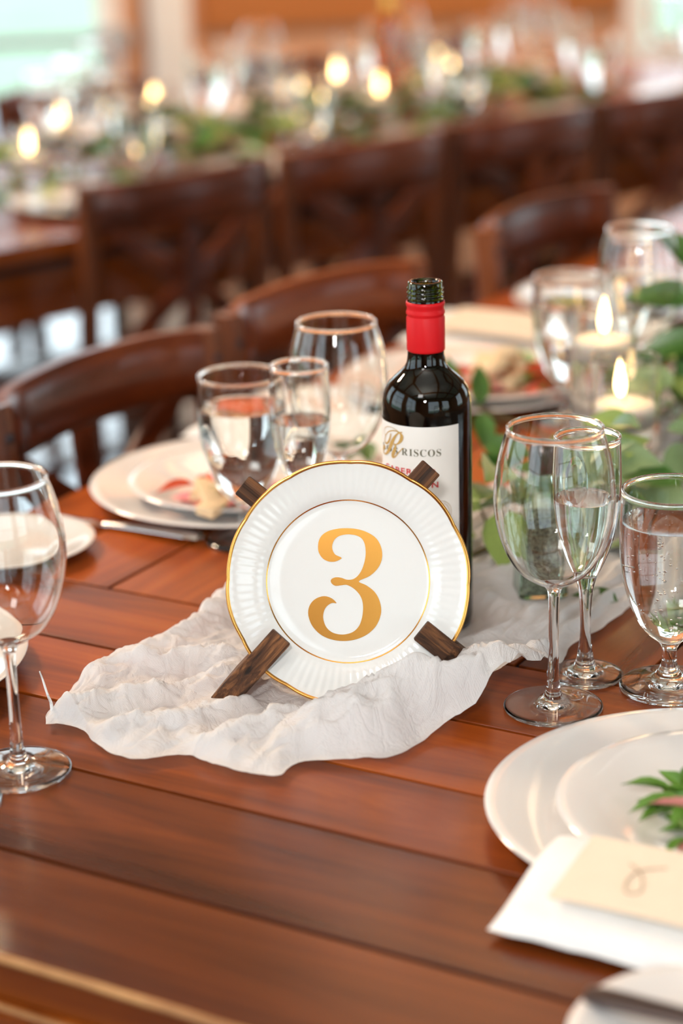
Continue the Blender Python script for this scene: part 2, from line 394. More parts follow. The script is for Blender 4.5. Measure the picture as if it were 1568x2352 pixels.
cb = MB(); cb.add([(c.x, c.y, RH) for c in corners]+[(c.x, c.y, RH+.1) for c in corners], [(3, 2, 1, 0), (4, 5, 6, 7), (0, 1, 5, 4), (1, 2, 6, 5), (2, 3, 7, 6), (3, 0, 4, 7)])
struct(ob('ceiling', cb, M['ceil']))
bw = [(-2.3-S0, -.765-S0, .05, 2.4), (1.11-S0, 2.7-S0, .565, 2.5)]
wall('wall_back', RM(S0, 0), WA, S1-S0, RH, bw, M['wall'])
door = window(RM(S0, 0), WA, *bw[0], 2, 1, name='door_1')
ob('push_bar', MB().box(-2.2-S0, -.80-S0, -.09, -.055, .68, .715, .004).box(-.80-S0, -.685-S0, -.10, -.02, .665, .73, .008), M['greybar'], door, label='grey push bar across the glass door')
window(RM(S0, 0), WA, *bw[1], 2, 2)
lw = [(1.2, 3.2, .6, 2.8), (4.0, 6.0, .6, 2.8), (6.8, 8.8, .6, 2.8)]
wall('wall_left', RM(S0, Q1), WA+pi/2, Q1, RH, [(Q1-b, Q1-a, c, d) for a, b, c, d in lw], M['wall'])
for a, b, c, d in lw: window(RM(S0, Q1), WA+pi/2, Q1-b, Q1-a, c, d, 2, 3)
rw = [(1.0, 3.0, .6, 2.8), (5.6, 7.6, .6, 2.8)]
wall('wall_right', RM(S1, 0), WA-pi/2, Q1, RH, rw, M['wall'])
for a, b, c, d in rw: window(RM(S1, 0), WA-pi/2, a, b, c, d, 2, 3)
ew = [(1.2, 3.6, .5, 2.9), (4.6, 7.0, .5, 2.9)]
wall('wall_rear', RM(S1, Q1), WA+pi, S1-S0, RH, ew, M['wall'])
for a, b, c, d in ew: window(RM(S1, Q1), WA+pi, a, b, c, d, 3, 3)
TRIM = [0]
def trim(b, m, name=None, rot=WA, loc=None):
    TRIM[0] += 1; return struct(ob(name or 'trim_%d' % TRIM[0], b, m, loc=loc or RM(0, 0), rot=(0, 0, rot)))
trim(MB().box(-.62, -.485, -.09, .01, .0, RH, .008), M['white'])
trim(MB().box(-.44, 1.03, -.03, .01, .70, 2.4, .006), M['panel'])
trim(MB().box(-4.2, -2.37, -.02, .01, 0, .12).box(-.70, 5.0, -.02, .01, 0, .12), M['wall'], 'baseboard_back')
for i in range(5):
    q = 1.2+i*2.1
    trim(MB().box(S0, S1, -q-.09, -q+.09, RH-.16, RH), M['beam'])
for s in (-2.2, -0.2, 1.8): trim(MB().box(s-.07, s+.07, -10.4, -.2, RH-.10, RH), M['beam'])
# ground outside
g = MB()
def quad(b, s0, s1, q0, q1, z): p = [RM(s0, q0, z), RM(s1, q0, z), RM(s1, q1, z), RM(s0, q1, z)]; b.add(p, [(0, 1, 2, 3)])
quad(g, -40, 40, -60, 50, -.14); struct(ob('ground', g, M['lawn']))
M['patio'] = plain('pale_paving', (.55, .55, .52), rough=.9, var=.1, scale=2)
pt = MB(); pt.box(-7, 8, .2, 4.6, -.13, -.11); struct(ob('patio', pt, M['patio'], loc=RM(0, 0), rot=(0, 0, WA)))

# ------------------------------------------------------------------ tables
GAP = .0042
def plank_mesh(l, w, t=.030, bev=.0008):
    return MB().box(-l/2, l/2, -w/2, w/2, -t, 0, bev).mesh('plank', 18)
M['gapwood'] = plain('dark_gap', (.012, .005, .003), rough=.9)
def table(label, base_loc, rz, u0, u1, bread0, bread1, v0, v1, longs, plank_tone=None):
    plank_tone = plank_tone or {}
    t = thing('farm_table', label, 'table', base_loc, rz)
    for side in (bread0, bread1):
        for a, b in zip(side, side[1:]):
            ob('plank', plank_mesh(abs(v1-v0), b-a-GAP), M[plank_tone.get(a, 'table')], t, loc=((a+b)/2, -(v0+v1)/2, TOP), rot=(0, 0, pi/2))
    la, lb = bread0[-1], bread1[0]
    cache = {}
    for a, b in zip(longs, longs[1:]):
        w = (round(b-a-GAP, 4), plank_tone.get(a, 'table'))
        if w not in cache: cache[w] = plank_mesh(lb-la-GAP, w[0])
        ob('plank', cache[w], M[w[1]], t, loc=((la+lb)/2, -(a+b)/2, TOP))
    ob('underboard', MB().box(u0+.012, u1-.012, -v1+.012, -v0-.012, TOP-.045, TOP-.0035), M['gapwood'], t)
    # worn pale arris along the near end and the moulding under it
    e = MB(); pts = [(u0+.0008+.0012*vnoise(k*.37, 3.1), -v1+(v1-v0)*k/60, TOP-.0022+.0012*vnoise(k*.51, 9.2)) for k in range(61)]
    e.tube(pts, .0031, 6); ob('worn_edge', e, M['edge'], t)
    ob('edge_moulding', MB().box(u0-.004, u0+.02, -v1, -v0, TOP-.052, TOP-.0315, .003), M['table'], t)
    e2 = MB(); e2.tube([(u0-.0035, -v1+(v1-v0)*k/40, TOP-.0335+.001*vnoise(k*.6, 4)) for k in range(41)], .0024, 6); ob('worn_edge', e2, M['edge'], t)
    i = .07
    for y in (-v1+i, -v0-i-.022): ob('apron', MB().box(u0+.12, u1-.12, y, y+.022, TOP-.15, TOP-.046), M['table'], t)
    for x in (u0+i, u1-i-.022): ob('apron', MB().box(x, x+.022, -v1+.14, -v0-.14, TOP-.15, TOP-.0525), M['table'], t)
    lm = MB().box(-.045, .045, -.045, .045, 0, TOP-.0525, .006).mesh('leg')
    for x in (u0+.10, u1-.10):
        for y in (-v1+.10, -v0-.10): ob('leg', lm, M['table'], t, loc=(x, y, 0))
    return t
VL = [-1.30, -1.199, -1.0985, -.998, -.896, -.795, -.693, -.591, -.489, -.387, -.28]
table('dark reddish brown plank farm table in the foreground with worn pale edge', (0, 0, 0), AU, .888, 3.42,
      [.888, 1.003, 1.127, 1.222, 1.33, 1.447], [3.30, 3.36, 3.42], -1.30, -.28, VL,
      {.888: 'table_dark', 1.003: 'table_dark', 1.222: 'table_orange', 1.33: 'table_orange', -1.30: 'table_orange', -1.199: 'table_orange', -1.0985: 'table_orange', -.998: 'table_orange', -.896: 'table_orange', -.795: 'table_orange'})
V2 = [-3.86+k*.1 for k in range(11)]
table('dark plank farm table behind, lined with candles, glasses and a green garland', (0, 0, 0), A2, 1.45, 4.35,
      [1.45, 1.55, 1.65], [4.15, 4.25, 4.35], -3.86, -2.86, V2)

# ------------------------------------------------------------------ chairs (local +Y faces the table, back posts at y = -0.2)
CW = .185
def make_chair(label, group):
    t = thing('cross_back_chair', label, 'chair', group=group)
    seat = MB(); n = 28; pl = []
    for k in range(n):
        a = 2*pi*k/n; c, s_ = cos(a), sin(a)
        x = .190*math.copysign(abs(c)**.6, c); y = .20*math.copysign(abs(s_)**.6, s_)
        pl.append((x*(1+.05*y/.2), y+.01))
    bm_ = bmesh.new(); vs_ = [bm_.verts.new((x, y, .44)) for x, y in pl]; fc = bm_.faces.new(vs_); ex = bmesh.ops.extrude_face_region(bm_, geom=[fc])
    for v in [q for q in ex['geom'] if isinstance(q, bmesh.types.BMVert)]: v.co.z += .026
    bmesh.ops.bevel(bm_, geom=[e for e in bm_.edges if abs(e.verts[0].co.z-e.verts[1].co.z) < 1e-6], offset=.006, segments=2, affect='EDGES', profile=.5)
    seat.bm(bm_); ob('seat', seat, M['chair'], t)
    for sx in (-1, 1):
        pts = smooth_curve([(sx*.195, -.245, 0), (sx*.192, -.205, .25), (sx*.188, -.185, .46), (sx*CW, -.192, .66), (sx*CW, -.205, .846)], 5)
        p = ob('back_post', MB().sweep(pts, .030, .036, up=(0, 1, 0)), M['post'], t)
        ob('bolt', MB().lathe([(0, .003), (.004, .0025), (.006, 0), (.006, -.002), (0, -.002)], 12).xf(Matrix.Translation((sx*CW, -.184, .812)) @ Matrix.Rotation(-pi/2, 4, 'X')), M['bolt'], p)
        ob('front_leg', MB().tube([(sx*.19, .19, 0), (sx*.178, .17, .25), (sx*.172, .165, .442)], [.013, .017, .019], 10), M['post'], t)
        ob('side_stretcher', MB().tube([(sx*.191, -.215, .20), (sx*.180, .172, .22)], .010, 8), M['chair'], t)
    rail = smooth_curve([(-CW+.012, -.205, .806), (-.12, -.232, .808), (0, -.246, .810), (.12, -.232, .808), (CW-.012, -.205, .806)], 6)
    ob('top_rail', MB().oval(rail, .040, .084), M['chair'], t)
    for sx in (-1, 1):
        xb = smooth_curve([(sx*(CW-.016), -.197, .51), (sx*.09, -.215+.004*sx, .60), (0, -.224+.006*sx, .665), (-sx*.09, -.228+.004*sx, .73), (-sx*.155, -.223, .775)], 5)
        ob('cross_slat', MB().sweep(xb, .010, .034, up=(0, 0, 1)), M['chair'], t)
    ob('centre_slat', MB().sweep([(0, -.212, .462), (0, -.228, .62), (0, -.244, .780)], .034, .009, up=(0, 1, 0)), M['chair'], t)
    ob('lower_rail', MB().sweep(smooth_curve([(-CW, -.188, .505), (0, -.21, .507), (CW, -.188, .505)], 5), .018, .034), M['chair'], t)
    ob('front_stretcher', MB().tube([(-.178, .175, .25), (.178, .175, .25)], .010, 8), M['chair'], t)
    return t
def chair_at(F, u, v, ang, off):
    # puts the middle of the two back posts at (u, v); ang = world angle of local X
    p = F(u, v); o = Matrix.Rotation(ang, 3, 'Z') @ Vector((0, .2, 0)); return Vector((p.x+o.x, p.y+o.y, 0)), ang
c0 = make_chair('brown cross-back chair nearest the camera, left end of the near row', 'chairs pushed up to the foreground table')
c0.location, c0.rotation_euler.z = chair_at(W, 1.835, -1.375, radians(59.5-180-2), 0)
p, a = chair_at(W, 2.275, -1.352, radians(59.5-180-9), 0)
dup(c0, p, a, 'brown cross-back chair in the near row, rail just left of the bottle neck', 'chairs pushed up to the foreground table')
p, a = chair_at(W, 2.875, -1.320, radians(59.5-180-3), 0)
dup(c0, p, a, 'cross-back chair with its rail right of the bottle neck, third of the near row', 'chairs pushed up to the foreground table')
nl = ['dark cross-back chair seen from behind at far left of the second row', 'dark cross-back chair seen from behind, second from left in the second row',
      'dark cross-back chair seen from behind, third from left in the second row', 'dark cross-back chair seen from behind, fourth from left in the second row',
      'dark cross-back chair seen from behind, last of the second row at the right edge']
for (tt, lab) in zip((2.19, 2.62, 3.04, 3.46, 3.88), nl):
    p, a = chair_at(W2, tt, -2.825, A2, 0); dup(c0, p, a, lab, 'chairs with backs to the camera at the second table')
for tt, wd in zip((2.2, 2.75, 3.3, 3.85), ('first', 'second', 'third', 'fourth')):
    p, a = chair_at(W2, tt, -3.90, A2+pi, 0); dup(c0, p, a, 'dark chair on the far side of the second table, %s from the left, behind glassware' % wd, 'chairs beyond the second table')
# ------------------------------------------------------------------ number plate on its wooden X stand
PC = Vector((0.0036, 1.543, TOP+0.0972)); PT = radians(90-17)
PM = Matrix.Translation(PC) @ Matrix.Rotation(PT, 4, 'X')     # local z faces the guests
def lobes(a): return .55*abs(sin(6*a+.3))**.8+.25*abs(sin(5*a+1.1))
def pmod(r, z, a):
    k = max(0.0, min(1.0, (r-.064)/.028))
    rr = r*(1+.020*k*k*(lobes(a)-.45)); fl = .00013*sin(84*a)*min(1, max(0, (r-.065)/.005))*min(1, max(0, (.0915-r)/.004))
    return rr, z+fl+.0012*k*k*(lobes(a)-.4)
base = thing('number_plate', 'white gold-rimmed plate with a gold numeral 3, propped on the wooden stand', 'plate', (PC.x, PC.y-.024, TOP+.01))
BI = Matrix.Translation(-base.location)
front = [(.0926, .0127), (.0915, .0121), (.0885, .0107), (.085, .0096), (.080, .0083), (.075, .0071), (.071, .0060), (.0675, .0046), (.065, .0032), (.063, .0018), (.061, .0008), (.058, .0002), (.050, .0), (.030, 0), (0, 0)]
back = [(0, -.0035), (.040, -.0035), (.041, -.006), (.044, -.006), (.046, -.004), (.060, -.0022), (.066, .0005), (.075, .0044), (.085, .0072), (.0905, .0095), (.0928, .0112), (.0932, .0121)]
pl = ob('plate_body', MB().lathe(back+front, 504, pmod).mesh('plate_body', 55), M['bone'], base); pl.matrix_local = BI @ PM
rg = MB(); n = 360
def rimpt(a, r, z):
    rr, zz = pmod(r, z, a); return (rr*cos(a), rr*sin(a), zz)
V = []; Fc = []
sec = [(.0909, .0120), (.0922, .0127), (.0933, .0127), (.0937, .0119), (.0930, .0109)]
for k in range(n):
    for r, z in sec: V.append(rimpt(2*pi*k/n, r, z))
m_ = len(sec)
for k in range(n):
    for j in range(m_-1): Fc.append((k*m_+j, ((k+1) % n)*m_+j, ((k+1) % n)*m_+j+1, k*m_+j+1))
o = ob('gold_rim', rg.add(V, Fc).mesh('gold_rim', 180), M['rimgold'], base, label='shiny gold band around the scalloped edge'); o.matrix_local = BI @ PM
rb = MB(); V = []; Fc = []
for k in range(240):
    a = 2*pi*k/240
    for r in (.06225, .0627, .06315): V.append((r*cos(a), r*sin(a), .0008+(r-.061)/.002*.001+.00028))
for k in range(240):
    k2 = (k+1) % 240
    for j in range(2): Fc.append((k*3+j, k*3+j+1, k2*3+j+1, k2*3+j))
o = ob('gold_ring', rb.add(V, Fc), M['rimgold'], base, label='thin gold circle inside the fluted border'); o.matrix_local = BI @ PM
N3 = [(618,548),(624,512),(643,482),(677,461),(722,450),(770,447),(832,452),(890,470),(940,502),(968,545),(978,595),(970,643),(943,687),(900,722),(842,748),(882,771),(925,805),(952,850),(964,905),(957,952),(934,1000),(893,1041),(838,1069),(775,1082),(710,1079),(650,1061),(605,1031),(572,990),(555,945),(553,905),(567,868),(595,841),(635,827),(668,831),(695,846),(713,868),(690,866),(665,878),(645,902),(636,937),(640,972),(655,1006),(686,1033),(727,1045),(766,1044),(805,1031),(836,1001),(853,960),(861,915),(861,872),(851,836),(830,805),(800,779),(770,766),(742,768),(710,770),(691,758),(684,742),(692,729),(715,722),(745,726),(775,737),(810,735),(840,714),(862,680),(878,636),(885,590),(882,545),(868,511),(840,491),(802,483),(770,483),(736,491),(711,511),(698,541),(700,570),(715,595),(748,612),(735,625),(705,634),(670,630),(641,612),(622,581)]
k3 = .0928/678
nb = MB(); nb.prism([((x-781.5)*k3, -(y-747)*k3) for x, y in closed_curve(N3, 4)][::-1], .0002, .00042)
o = ob('numeral', nb.mesh('numeral', 30), M['gold'], base, label='gold foil numeral 3'); o.matrix_local = BI @ PM
st = thing('plate_stand', 'dark burnt-pine X-shaped stand holding the numbered plate', 'stand', (PC.x, PC.y, TOP+.0165))
BS = Matrix.Translation(-st.location)
def stand_arm(p0, p1, wd, tip):
    d = Vector((p1[0]-p0[0], p1[1]-p0[1], 0)); L = d.length; an = math.atan2(d.y, d.x)
    sl_ = math.hypot(*p0)-.0935
    poly = [(-.012, .006), (.0, .0095), (sl_, .0220), (tip, .0258), (tip, .0150), (sl_, .0150), (sl_-.004, -.0075), (L, -.0075), (L, -.021), (.05, -.021), (.02, -.042), (-.012, -.046)]
    b = MB().prism(poly, -wd/2, wd/2); b.v = [(x, z, y) for x, y, z in b.v]
    bm = bmesh.new(); me = b.mesh('strut', 30); bm.from_mesh(me)
    Ml = PM @ Matrix.Translation((p0[0], p0[1], 0)) @ Matrix.Rotation(an, 4, 'Z')
    inv = Ml.inverted(); co = inv @ Vector((Ml.translation.x, Ml.translation.y, TOP+.0165)); no = inv.to_3x3() @ Vector((0, 0, 1))
    bmesh.ops.bisect_plane(bm, geom=bm.verts[:]+bm.edges[:]+bm.faces[:], plane_co=co, plane_no=no, clear_inner=True)
    bmesh.ops.holes_fill(bm, edges=[e for e in bm.edges if e.is_boundary])
    bmesh.ops.recalc_face_normals(bm, faces=bm.faces[:])
    bmesh.ops.bevel(bm, geom=[e for e in bm.edges if e.calc_face_angle(0) > .5], offset=.0011, segments=2, affect='EDGES', profile=.5)
    bm.to_mesh(me); bm.free(); me.shade_smooth(); me.set_sharp_from_angle(angle=radians(16))
    o = ob('strut', me, M['stand'], st); o.matrix_local = BS @ Ml
stand_arm((-.098, -.0885), (.0670, .0860), .0178, .0675)
stand_arm((.095, -.0720), (-.0800, .0765), .0178, .0535)

# ------------------------------------------------------------------ wine bottle
BT = Vector((.0725, 1.692, TOP+.005))
bo = thing('wine_bottle', 'open red wine bottle with red capsule and cream label, behind the numbered plate', 'bottle', BT)
bprof = [(0, .006), (.024, .004), (.033, .0), (.0360, .002), (.0368, .008), (.0369, .10), (.0369, .182), (.0366, .1885), (.0357, .1945), (.0338, .2005), (.0305, .2065), (.0262, .2110), (.0215, .2155), (.0180, .2195), (.0161, .2235), (.0152, .229), (.0149, .236), (.0147, .280), (.0141, .2825), (.0140, .2838), (.0150, .2846), (.0150, .2853), (.0140, .2862), (.0140, .2874), (.0151, .2882), (.0151, .2889), (.0140, .2898), (.0140, .2910), (.0150, .2917), (.0149, .2924), (.0140, .2932), (.0141, .2962), (.0134, .2972), (.0118, .2974), (.0104, .2968)]
bin_ = [(.0102, .293), (.0105, .27), (.0118, .238), (.0125, .226), (.0155, .219), (.0230, .2115), (.0300, .2035), (.0330, .195), (.0340, .183), (.0341, .10), (.0341, .010), (.030, .007), (0, .010)]
ZM = lambda L_: [(r, float(np.interp(z, [0, .1748, .2215, .2335, .2816, .2974], [0, .1813, .2245, .2365, .2776, .2938]))) for r, z in L_]
bprof, bin_ = ZM(bprof), ZM(bin_)
ob('bottle_glass', MB().lathe(bprof+bin_, 72).mesh('bottle_glass', 70, fix=False), M['bottleglass'], bo)
wl_ = [(0, .0095), (.0302, .0068), (.0343, .010), (.0343, .10), (.0342, .183), (.0332, .195), (.0302, .2037), (.0232, .2117), (.0157, .2192), (.0127, .226), (.0120, .238), (.0107, .270), (.0106, .2795), (0, .2792)]
ob('red_wine', MB().lathe(ZM(wl_), 64).mesh('red_wine', 70, fix=False), M['wine'], bo)
cp_ = [(.0152, .2335), (.0156, .2340), (.0157, .2360), (.0157, .2655), (.0151, .2672), (.0151, .2682), (.0158, .2695), (.0159, .2712), (.0152, .2735), (.0151, .2755), (.0157, .2775), (.0159, .2795), (.0155, .2813), (.0150, .2816), (.0149, .2805)]
ob('capsule', MB().lathe(ZM(cp_), 64).mesh('capsule', 70, fix=False), M['red'], bo, label='red foil capsule around the neck')
LR = .0373; LC = radians(-119.5)
def wrap(b, r):
    b.v = [(r*cos(LC+x/LR)+z*0, r*sin(LC+x/LR), y) for x, y, z in b.v]; return b
lb = MB(); nx = 48; hw = LR*radians(70)
V = []; Fc = []
for i in range(nx+1):
    for z in (.045, .09, .13, .1813): V.append((-hw+2*hw*i/nx, z, 0))
for i in range(nx):
    for j in range(3): Fc.append((i*4+j, i*4+4+j, i*4+5+j, i*4+1+j))
lab = ob('paper_label', wrap(lb.add(V, Fc), LR).mesh('paper_label', 180), M['label'], bo)
